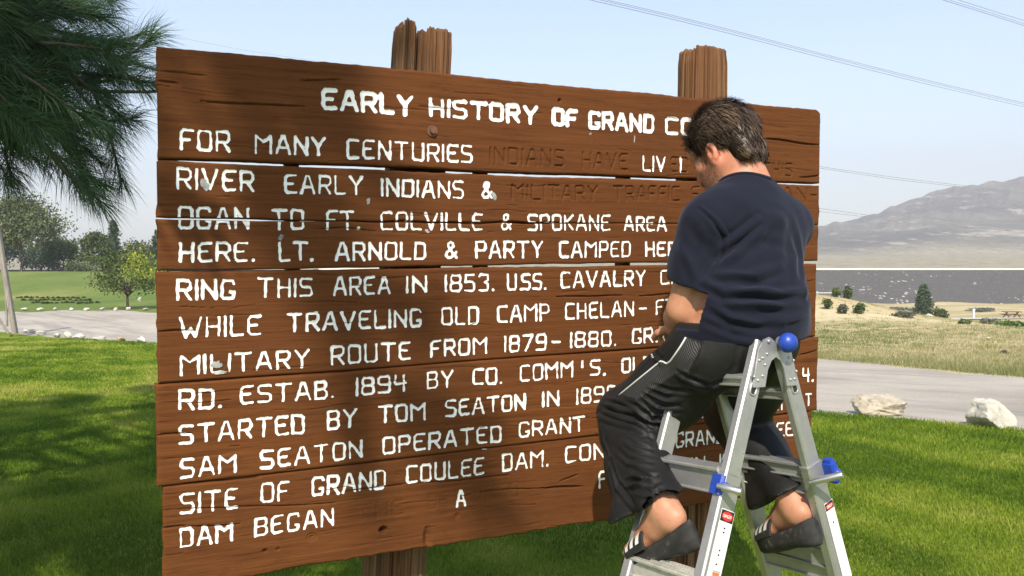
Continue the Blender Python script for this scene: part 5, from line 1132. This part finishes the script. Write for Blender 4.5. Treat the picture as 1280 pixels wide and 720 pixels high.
t = NT('skin'); v = t.coord(); ab = t.n('ShaderNodeAttribute', attribute_name='beard'); ar = t.n('ShaderNodeAttribute', attribute_name='red'); nz = t.noise(v, 55, 5, .65); n2 = t.noise(v, 9, 3)
c = t.ramp(n2, [(.35, (.40, .185, .105)), (.65, (.48, .235, .145))]); c = t.mix(t.math('MULTIPLY', ar.outputs['Fac'], .8), c, (.58, .20, .13)); c = t.mix(t.math('MULTIPLY', ab.outputs['Fac'], t.ramp(t.noise(v, 160, 2, .6), [(.35, .9), (.6, .35)])), c, (.10, .06, .045)); c = t.mix(t.ramp(nz, [(.50, 0), (.72, .4)]), c, (.36, .13, .08)); c = t.mix(t.ramp(t.noise(v, 260, 3, .7), [(.58, 0), (.7, .35)]), c, (.25, .10, .06)); c = t.mix(t.ramp(t.noise(v, 22, 5, .7), [(.5, 0), (.7, .35)]), c, (.55, .33, .24))
t.col(c); t.set(Roughness=.5, Specular_IOR_Level=.4, Subsurface_Weight=.12, Subsurface_Scale=.006); t.b.inputs['Subsurface Radius'].default_value = (1, .35, .2); t.bump(nz, .25, .002); M_SKIN = t.m
body = mesh_np('body', V - MO, Q, M_SKIN, man)
q = (V - HC) @ HM; hd_ = np.linalg.norm(q, axis=1) < .2
be = 1.0 * sstep(-.040, -.062, q[:, 2]) * sstep(-.015, .015, q[:, 1]) * hd_; be = np.maximum(be, sstep(.02, .0, abs(q[:, 1] - .022)) * sstep(.05, .062, abs(q[:, 0])) * (abs(q[:, 2] + .03) < .045) * .8 * hd_); be = be * (1 - .8 * (np.linalg.norm((q - np.array([0, .092, -.0775])) / np.array([.026, .03, .012]), axis=1) < 1))
rd = hd_ * (np.exp(-(np.linalg.norm((q - np.array([-.080, -.016, -.036])) / np.array([.02, .03, .045]), axis=1)) ** 2) + np.exp(-(np.linalg.norm((q - np.array([.080, -.016, -.036])) / np.array([.02, .03, .045]), axis=1)) ** 2) + .5 * np.exp(-(q[:, 1] - .1) ** 2 / .0008)); rd = rd + .35 * hd_ * (q[:, 2] < -.03)
for nm, a in (('beard', be), ('red', np.clip(rd, 0, 1))): A = body.data.attributes.new(nm, 'FLOAT', 'POINT'); A.data.foreach_set('value', a.astype(np.float32))

# t-shirt
SHN = at(885, 381, 2.1)
def build_shirt():
    v = Vol((.36, 1.98, 1.30), (1.0, 2.72, 1.92), .0046)
    v.ell((.632, 2.212, 1.45), (.186, .152, .165), BM, .05); v.ell((.655, 2.246, 1.625), (.178, .128, .185), BM, .06); v.ell(PEL + (.008, .0, .03), (.188, .142, .12), BM, .05)
    v.ell((.640, 2.20, 1.47), (.178, .135, .18), BM, .05)
    v.cap(shL + (.035, .02, .0), shR + (-.035, -.02, .0), .078, .078, .05); v.cap(NB + (0, -.005, -.030), shL + (.01, .01, .008), .064, .052, .05); v.cap(NB + (0, -.005, -.030), shR + (-.01, -.01, .008), .064, .052, .05)
    for s, e, k in ((shL, elL, .70), (shR, elR, .80)):
        v.chain([s, s + (e - s) * .45 + (-.004, 0, 0), s + (e - s) * (k + .1)], [.066, .063, .062], .03)
        c = s + (e - s) * k; d = unit(e - s); v.cut(c, d, c - .11, c + .17) if s is shL else v.cut(c, d, c - .1, c + .2)
        v.cap(c - d * .045, c + d * .1, .054, .056, .003, True)
    v.cut(PEL + (0, 0, .005), unit([.04, -.02, -1]), (.36, 1.98, 1.28), (1.0, 2.5, 1.45))
    hl_ = NB + (.004, -.004, .0); v.cap(hl_ + (0, 0, .0), HC, .063, .063, .006, True)
    return v.mesh(2)
V, Q = build_shirt()
def sp(*a): return [(840 + x / 3.13, 200 + y / 3.13) for x, y in a]
folds = [(sp((205, 320), (270, 265), (335, 212)), .010, -.006), (sp((190, 335), (255, 290), (330, 232)), .010, .005), (sp((170, 390), (240, 345), (335, 255)), .010, -.005), (sp((160, 420), (240, 380), (330, 300), (380, 260)), .012, .004), (sp((160, 470), (250, 468), (340, 482), (430, 440)), .010, -.005), (sp((180, 450), (300, 452), (420, 415)), .012, .004),
         (sp((120, 498), (200, 540), (330, 536), (420, 546), (540, 530)), .010, -.009), (sp((130, 480), (210, 520), (330, 518), (430, 526), (530, 510)), .012, .006), (sp((150, 520), (240, 562), (340, 558), (440, 570), (535, 555)), .012, .006), (sp((130, 580), (220, 640), (330, 662), (420, 655)), .010, -.006), (sp((150, 570), (240, 622), (340, 642)), .012, .005), (sp((300, 610), (400, 590), (480, 565), (540, 545)), .010, -.005), (sp((60, 620), (150, 642), (250, 682), (340, 692)), .009, -.005), (sp((400, 640), (470, 620), (530, 600)), .010, .004),
         (sp((430, 200), (415, 320), (425, 430)), .020, .004), (sp((470, 260), (500, 380), (500, 480)), .016, -.004), (sp((100, 185), (160, 238), (200, 300), (192, 390), (150, 470)), .005, -.004), (sp((112, 180), (172, 233), (212, 298), (204, 390)), .006, .0025), (sp((60, 250), (110, 330), (120, 430)), .014, -.004), (sp((30, 330), (70, 400), (90, 470)), .012, .004), (sp((140, 300), (150, 380), (130, 450)), .012, -.005), (sp((320, 250), (400, 230), (470, 250)), .02, .003), (sp((270, 350), (360, 320), (430, 340)), .014, -.003)]
V = sculpt(V, Q, folds); V = V + vnormals(V, Q) * (.0016 * SN((.05, .05, .05), 3, 14, 61)(V) + .0009 * SN((.018, .018, .03), 3, 16, 62)(V))[:, None]
t = NT('navy_cotton'); v = t.coord(); a = t.noise(v, 5, 4); b = t.noise(v, 420, 3, .7)
t.col(t.ramp(a, [(.3, (.0065, .0075, .0155)), (.7, (.0105, .012, .023))])); t.set(Roughness=.92, Specular_IOR_Level=.15, Sheen_Weight=.12, Sheen_Roughness=.5); t.b.inputs['Sheen Tint'].default_value = (.5, .55, .75, 1); t.bump(b, .25, .0015); M_SHIRT = t.m
shirt = mesh_np('t_shirt', V - MO, Q, M_SHIRT, man); bv = BVHTree.FromPolygons([tuple(p) for p in V], [tuple(x) for x in Q])
# ribbed collar: a ring resting on the neckline
ax = unit(HC - NB + np.array([0, 0, .05])); x = unit(np.cross(ax, [1, .3, 0])); y = np.cross(ax, x); P = []
for a in np.linspace(0, 2 * math.pi, 49):
    d = math.cos(a) * x + math.sin(a) * y; o = NB + np.array([.004, -.004, 0]) + ax * .10 + d * .068
    h = bv.ray_cast(Vector(o), Vector(-ax)); P.append(np.array(h[0]) if h[0] is not None else o - ax * .09)
P = np.array(P); P[-1] = P[0]
for _ in range(4): P[:-1] = (np.roll(P[:-1], 1, 0) + 2 * P[:-1] + np.roll(P[:-1], -1, 0)) / 4; P[-1] = P[0]
m = MB(); m.tube(P - MO + ax * .001, .0065, 8, False); m.build('collar', M_SHIRT, shirt, True)

# track trousers
def build_trousers():
    v = Vol((.20, 1.98, .84), (.96, 2.70, 1.47), .0046)
    v.ell(PEL + (0, 0, -.005), (.180, .136, .105), BM, .04); v.ell(PEL + (.004, 0, .03), (.172, .130, .08), BM, .04)
    for hip, kn, hem in ((hipL, knL, hemL), (hipR, knR, hemR)):
        v.chain([hip + Fv * .02, (hip + kn) / 2 + (0, 0, -.006), kn], [.100, .096, .086], .05); dn = hem - kn
        L_ = hem is hemL; an = anL if L_ else anR; ax_ = unit(an - kn); hg = at(793, 652, 2.11) if L_ else at(966, 634, 2.26); hx_ = unit(hg - kn + (0, 0, -.03))
        # cloth round the calf, and the slack of the wide leg hanging below it
        v.chain([kn, kn * .5 + an * .5, an, an + ax_ * .10], [.084, .074, .062, .062] if L_ else [.082, .070, .058, .058], .03)
        v.chain([kn + (0, -.02, -.015), (kn + hg) / 2 + (0, -.01, -.012), hg, hg + hx_ * .10], [.078, .064, .056, .056] if L_ else [.074, .058, .050, .050], .05)
        v.chain([hip + Fv * .05 + (0, 0, -.028), (hip + kn) / 2 + (0, 0, -.036), kn + (0, -.03, -.035)], [.085, .085, .078], .04)
        pc = np.array([.330, 2.055, .946]) if L_ else np.array([.734, 2.21, .936]); nrm = unit([.44, -.40, -1]) if L_ else unit([.446, -.45, -1])
        v.cut(pc, nrm, pc - .2, pc + .16)
        r0 = .050 if L_ else .046; v.cap(an - ax_ * .035, an + ax_ * .1, r0, r0, .004, True); v.cap(hg - hx_ * .04, hg + hx_ * .1, r0 - .006, r0 - .006, .004, True); v.cap(an + ax_ * .01, hg + hx_ * .01, r0 - .006, r0 - .008, .004, True)
    v.cut(PEL + (0, 0, .06), (0, 0, 1), (.2, 1.98, 1.38), (.96, 2.7, 1.47))
    return v.mesh(2)
V, Q = build_trousers()
def tp1(*a): return [(740 + x / 4.5, 400 + y / 4.5) for x, y in a]
def tp2(*a): return [(740 + x / 4., 500 + y / 4.) for x, y in a]
folds = []
for P, h in [(((280, 425), (390, 475), (490, 480)), 1), (((270, 455), (350, 515), (480, 512)), 1), (((255, 490), (330, 552), (450, 552)), 1), (((200, 465), (320, 520), (400, 545)), .8), (((150, 500), (260, 560), (345, 590)), 1), (((60, 495), (180, 548), (260, 598), (340, 612)), 1.2), (((300, 400), (420, 430), (520, 420)), .8), (((330, 370), (450, 400), (560, 400)), .7), (((560, 325), (650, 368), (750, 335)), .9), (((530, 350), (640, 388), (720, 380)), .8), (((470, 290), (560, 330), (640, 345)), .6), (((600, 120), (580, 220), (545, 280)), .6), (((40, 450), (130, 470), (220, 500)), .9), (((340, 140), (350, 190), (390, 230)), .7), (((820, 150), (800, 260), (740, 340)), .6), (((420, 110), (330, 180), (240, 270)), .4)]:
    q = tp1(*P); folds.append((q, .007, -.0055 * h)); folds.append(([(x, y + 4.2) for x, y in q], .008, .004 * h))
for P, h in [(((80, 300), (130, 420), (215, 530)), 1.6), (((200, 350), (290, 388), (330, 365)), 1), (((160, 412), (240, 400), (310, 372)), .9), (((20, 60), (150, 108), (250, 150), (310, 160)), 1.2), (((60, 30), (200, 88), (300, 138)), 1), (((220, 445), (290, 468), (350, 440)), .8), (((150, 180), (220, 230), (300, 250)), .6), (((110, 240), (180, 300), (290, 310)), .6), (((240, 120), (300, 200), (315, 280)), .6), (((120, 500), (105, 420), (80, 340)), .7), (((260, 500), (330, 490), (370, 470)), .6), (((40, 120), (60, 220), (75, 320)), .6), (((280, 410), (320, 440), (340, 480)), .6)]:
    q = tp2(*P); folds.append((q, .007, -.0055 * h)); folds.append(([(x + 1.5, y + 4) for x, y in q], .008, .004 * h))
V = sculpt(V, Q, folds); V = V + vnormals(V, Q) * (.0028 * SN((.045, .045, .026), 3, 14, 71)(V) + .0008 * SN((.02, .03, .02), 3, 16, 72)(V))[:, None]
def nylon(name, c0, c1, rib=None):
    t = NT(name); v = t.coord(); a = t.noise(v, 6, 4); b = t.noise(t.coord((1, 1, .6)), 38, 5, .6); t.col(t.ramp(a, [(.3, c0), (.7, c1)])); t.set(Roughness=.6, Specular_IOR_Level=.28); bn = None
    if rib is not None:
        wv = t.n('ShaderNodeTexWave', wave_type='BANDS', bands_direction='X'); wv.inputs['Scale'].default_value = 1; mp = t.n('ShaderNodeVectorMath', operation='DOT_PRODUCT'); cc = t.n('ShaderNodeTexCoord'); t.l(cc.outputs['Object'], mp.inputs[0]); mp.inputs[1].default_value = tuple(rib * 55.0); cx = t.n('ShaderNodeCombineXYZ'); t.l(mp.outputs['Value'], cx.inputs[0]); t.l(cx.outputs[0], wv.inputs['Vector']); wv.inputs['Distortion'].default_value = .6
        t.col(t.mix(t.ramp(wv.outputs['Fac'], [(.72, 0), (.9, 1)]), c0, c1)); x = t.n('ShaderNodeBump'); x.inputs['Strength'].default_value = .5; x.inputs['Distance'].default_value = .003; t.l(wv.outputs['Fac'], x.inputs['Height']); bn = x.outputs[0]
    t.bump(b, .35, .006, bn); return t.m
M_NYL = nylon('black_nylon', (.0075, .0075, .008), (.0125, .0125, .013)); thd = unit(knL - hipL)
M_PANEL = nylon('grey_ribbed_panel', (.022, .022, .023), (.060, .060, .060), thd)
trs = mesh_np('trousers', V - MO, Q, None, man, mats=[M_NYL, M_PANEL])
bvT = BVHTree.FromPolygons([tuple(p) for p in V], [tuple(x) for x in Q])
# side panel of the left leg: faces inside the stitched outline
poly = np.array(tp1((530, 98), (470, 190), (425, 240), (390, 232), (160, 418), (255, 448), (470, 300), (540, 290), (620, 140)))
fc = V[Q].mean(1); px, py = proj(fc); fn = np.cross(V[Q[:, 2]] - V[Q[:, 0]], V[Q[:, 3]] - V[Q[:, 1]]); front = ((fc - CAMP) * fn).sum(1) < 0
ins = np.zeros(len(Q), bool); j = len(poly) - 1
for i in range(len(poly)):
    xi, yi, xj, yj = poly[i, 0], poly[i, 1], poly[j, 0], poly[j, 1]; ins ^= ((yi > py) != (yj > py)) & (px < (xj - xi) * (py - yi) / (yj - yi + 1e-9) + xi); j = i
left = ((fc - PEL) @ Rv) < .01
trs.data.polygons.foreach_set('material_index', (ins & front & left).astype(np.int32))
M_PIPE = NT('white_piping').set(Roughness=.6).col((.66, .66, .66)).m
P = on_surface(bvT, tp1((152, 422), (270, 325), (385, 232), (400, 236), (420, 246), (440, 232), (470, 190), (500, 145), (528, 98)), 8); m = MB(); m.tube(P - MO, .0027, 6); m.build('piping', M_PIPE, trs, True)
m = MB()
for k in range(6):                                                       # small woven mark on the hip
    a = (324 + k * 3.2, 168 + k * 8.5); q = on_surface(bvT, tp1((a[0] - 4, a[1] + 2), (a[0] + 5, a[1] - 1)), 2)
    if len(q) > 1: m.tube(q - MO, .0016, 5)
m.build('woven_mark', M_PIPE, trs, True)
for a in ((773.5, 655), (768, 600), (781, 652)):
    pass
# hair: a cap under several thousand combed strands
def build_hair():
    lo, hi = HC - .15, HC + .16; v = Vol(lo, hi, .004); v.ell(hl(0, -.014, .024), (.084, .106, .100), HM, .01); v.cap(hl(-.03, -.080, -.045), hl(.03, -.080, -.045), .028, .028, .03); v.cap(hl(-.030, -.074, -.080), hl(.030, -.074, -.080), .026, .026, .03)
    S, P = v.win(lo, hi); q = (P - HC) @ HM
    line = np.interp(q[..., 1], [-.12, -.045, -.032, -.020, .018, .028, .05, .075, .12], [-.125, -.125, -.10, -.012, -.006, -.030, .020, .058, .072]); side = np.abs(q[..., 0])
    v.D[S] = np.maximum(v.D[S], (line - q[..., 2]) * .8); return v.mesh(2)
V, Q = build_hair()
t = NT('brown_hair'); a = t.n('ShaderNodeAttribute', attribute_name='v'); t.col(t.ramp(a.outputs['Fac'], [(.0, (.030, .020, .014)), (.5, (.095, .060, .038)), (.85, (.18, .12, .078)), (1, (.27, .205, .15))])); t.set(Roughness=.42, Specular_IOR_Level=.5, Anisotropic=.4); M_HAIR = t.m
hair = mesh_np('hair', V - MO, Q, mat_noise('dark_hair_base', [(.3, (.012, .009, .007)), (.7, (.03, .021, .016))], 120, rough=.95, spec=.05, bump=.8, bscale=300, bdist=.002), man); hn = vnormals(V, Q); qv = (V - HC) @ HM
face_attr(hair, np.full(len(Q), .25))
rs = np.random.default_rng(23); sel = rs.choice(len(V), 9500); sv, sf1, cv = [], [], []; NS = 6
cl = SN((.022,) * 3, 3, 16, 5); cl2 = SN((.012,) * 3, 3, 16, 6)
for k in sel:
    p = V[k] - hn[k] * .004 + rs.normal(size=3) * .0015; l_ = (p - HC) @ HM
    back = HM @ np.array([.25 * np.sign(l_[0]) * .3, -1.0, -.25]); dn = HM @ np.array([.0, -.45, -1.0]); g = sstep(.04, -.05, l_[1]) if l_[2] > .03 else 1.0
    d = back * (1 - g * .85) + dn * g * .85; cn = cl(p[None])[0]; d = unit(d + .20 * cn * hr + .12 * cl2(p[None])[0] * hU + .08 * rs.normal(size=3)); n_ = hn[k]; d = unit(d - n_ * (d @ n_) * .9 + n_ * rs.uniform(.03, .17)); L = rs.uniform(.026, .050) * (1.15 if l_[2] > .02 else .8); w_ = rs.uniform(.0009, .0018); sd_ = unit(np.cross(d, n_)); pts = []
    cur = p.copy(); dd = d.copy()
    for s in range(NS):
        f_ = s / (NS - 1); pts += [cur - sd_ * w_ * (1 - f_ * .8), cur + sd_ * w_ * (1 - f_ * .8)]; cur = cur + dd * L / (NS - 1)
        q = (cur - HC) @ HM; r_ = np.array([.088, .110, .104]); e = np.linalg.norm((q - np.array([0, -.014, .024])) / r_)
        nn = unit(HM @ ((q - np.array([0, -.014, .024])) / r_ ** 2)); dd = unit(dd - nn * (.16 if e > 1.0 else -.25) + np.array([0, 0, -.05]))
    b = len(sv) * 2 * NS; sv.append(pts); sf1 += [[b + 2 * i, b + 2 * i + 1, b + 2 * i + 3, b + 2 * i + 2] for i in range(NS - 1)]; cv += [np.clip(.42 + .20 * cn + .2 * rs.normal() + (.35 if rs.uniform() < .05 else 0), 0, 1)] * (NS - 1)
o = mesh_np('hair_strands', np.array(sv).reshape(-1, 3) - MO, np.array(sf1), M_HAIR, hair); face_attr(o, cv); o['kind'] = 'stuff'
# sandals: curved rubber sole and a wide strap with three white bars
M_SOLE = mat_noise('black_foam_rubber', [(.3, (.014, .014, .014)), (.62, (.032, .032, .031)), (.72, (.10, .10, .09))], 34, rough=.8, bump=.25, bscale=60, bdist=.004)
M_BAR = mat_noise('white_strap_bar', [(.3, (.62, .62, .6)), (.7, (.78, .78, .76))], 30, rough=.6)
for nm in 'LR':
    hx, T, n, sd_, L = foot[nm]; sg = -1 if nm == 'L' else 1; Ls = L + .015; rows, na = 26, 20; V = []
    for i in range(rows):
        s = i / (rows - 1); a = -.012 + Ls * s * 1.02; w_ = (.034 + .014 * sstep(.25, .7, s)) * (max(1e-3, 1 - abs(2 * s - 1) ** 5)) ** .5; ctr = -sg * .004 * math.sin(s * 3); th = .023 + .012 * sstep(.5, 0, s); rise = .010 * (2 * abs(s - .55)) ** 2.2; lip = .010
        for k in range(na):
            q = 2 * math.pi * k / na; cx, cz = math.cos(q), math.sin(q); p = 4; e = (abs(cx) ** p + abs(cz) ** p) ** (-1 / p); up_ = -th + th * cz * e + (lip * abs(cx) ** 6 if cz > 0 else 0); V.append(hx + T * a + sd_ * (ctr + w_ * cx * e * (.92 if cz < 0 else 1)) + n * (rise + up_ + .002))
    i, j = np.meshgrid(np.arange(rows - 1), np.arange(na), indexing='ij'); q = np.stack([i * na + j, (i + 1) * na + j, (i + 1) * na + (j + 1) % na, i * na + (j + 1) % na], -1).reshape(-1, 4)
    V = np.array(V); V = np.concatenate([V, V[:na].mean(0)[None], V[-na:].mean(0)[None]]); jj = np.arange(na); tri = np.concatenate([np.stack([jj, (jj + 1) % na, 0 * jj + rows * na], -1), np.stack([(rows - 1) * na + (jj + 1) % na, (rows - 1) * na + jj, 0 * jj + rows * na + 1], -1)])
    sandal = mesh_np('sandal', V - MO, [q, tri], M_SOLE, man)
    # strap
    rows, na = 25, 25; G = []
    for lay in (0, .0045):
        for i in range(rows):
            s = i / (rows - 1); a = .122 + .098 * s
            for k in range(na):
                ph = math.pi * (k / (na - 1)); hw = .046 + .003 * math.sin(s * 3); hh = .056 - .018 * s; aa = a + .016 * (1 - math.sin(ph)) * (.5 - s) * 1.0
                G.append(hx + T * aa + sd_ * (hw + lay) * math.cos(ph) * (1 if abs(math.cos(ph)) < .999 else 1) + n * (-.004 + (hh + lay) * math.sin(ph) ** .8))
    G = np.array(G); N1 = rows * na; i, j = np.meshgrid(np.arange(rows - 1), np.arange(na - 1), indexing='ij'); i, j = i.ravel(), j.ravel(); qo = np.stack([N1 + i * na + j, N1 + i * na + j + 1, N1 + (i + 1) * na + j + 1, N1 + (i + 1) * na + j], -1); qi = qo[:, ::-1] - N1; e = []
    for a_, b_ in ((0, 1), (rows - 1, -1)):
        k = np.arange(na - 1); e.append(np.stack([a_ * na + k, a_ * na + k + 1, N1 + a_ * na + k + 1, N1 + a_ * na + k], -1))
    mi = np.concatenate([np.array([1 if (a in (4, 5, 6, 7, 11, 12, 13, 14, 18, 19, 20, 21) and (1 < b < na - 3)) else 0 for a, b in zip(i, j)]), np.zeros(len(qi)), np.zeros(2 * (na - 1))]).astype(int)
    mesh_np('strap', G - MO, [qo, qi] + e, None, sandal, mats=[M_SOLE, M_BAR], mi=mi)
# paintbrush held in the right hand, its tip on the letter being painted
tipP = SO + SU * uv(876, 208)[0] + Zv * uv(876, 208)[1] + SNRM * .004; hp = wrR + unit([-.10, .62, .30]) * .07
br = empty('paintbrush', hp); tag(br, 'thin paintbrush in the raised right hand of the man, touching the sign', 'paintbrush'); e = unit(tipP - hp); m = MB(); m.tube([hp - e * .07 - hp, hp - e * .02 - hp, tipP - e * .035 - hp], [.003, .005, .0035], 8); m.build('handle', mat_noise('pale_brush_wood', [(.3, (.4, .25, .1)), (.7, (.55, .36, .16))], 20), br, True); m = MB(); m.tube([tipP - e * .036 - hp, tipP - e * .02 - hp, tipP - hp], [.0045, .0045, .001], 8); m.build('bristles', M_WHITE, br, True)

# ------------------------------------------------------------------ haze
hz = MB(); hz.box((0, 1200, 205), (4200, 2200, 226)); t = bpy.data.materials.new('thin_smoke_haze'); t.use_nodes = True; tt = t.node_tree; tt.nodes.remove(tt.nodes['Principled BSDF']); pv = tt.nodes.new('ShaderNodeVolumePrincipled'); pv.inputs['Color'].default_value = (.90, .92, 1.0, 1); pv.inputs['Density'].default_value = .0005; pv.inputs['Anisotropy'].default_value = 0.0
tt.links.new(pv.outputs[0], tt.nodes['Material Output'].inputs['Volume']); o = hz.build('haze', t); tag(o, kind='stuff'); o['label'] = 'thin pale smoke haze in the air over the valley'; o['category'] = 'haze'
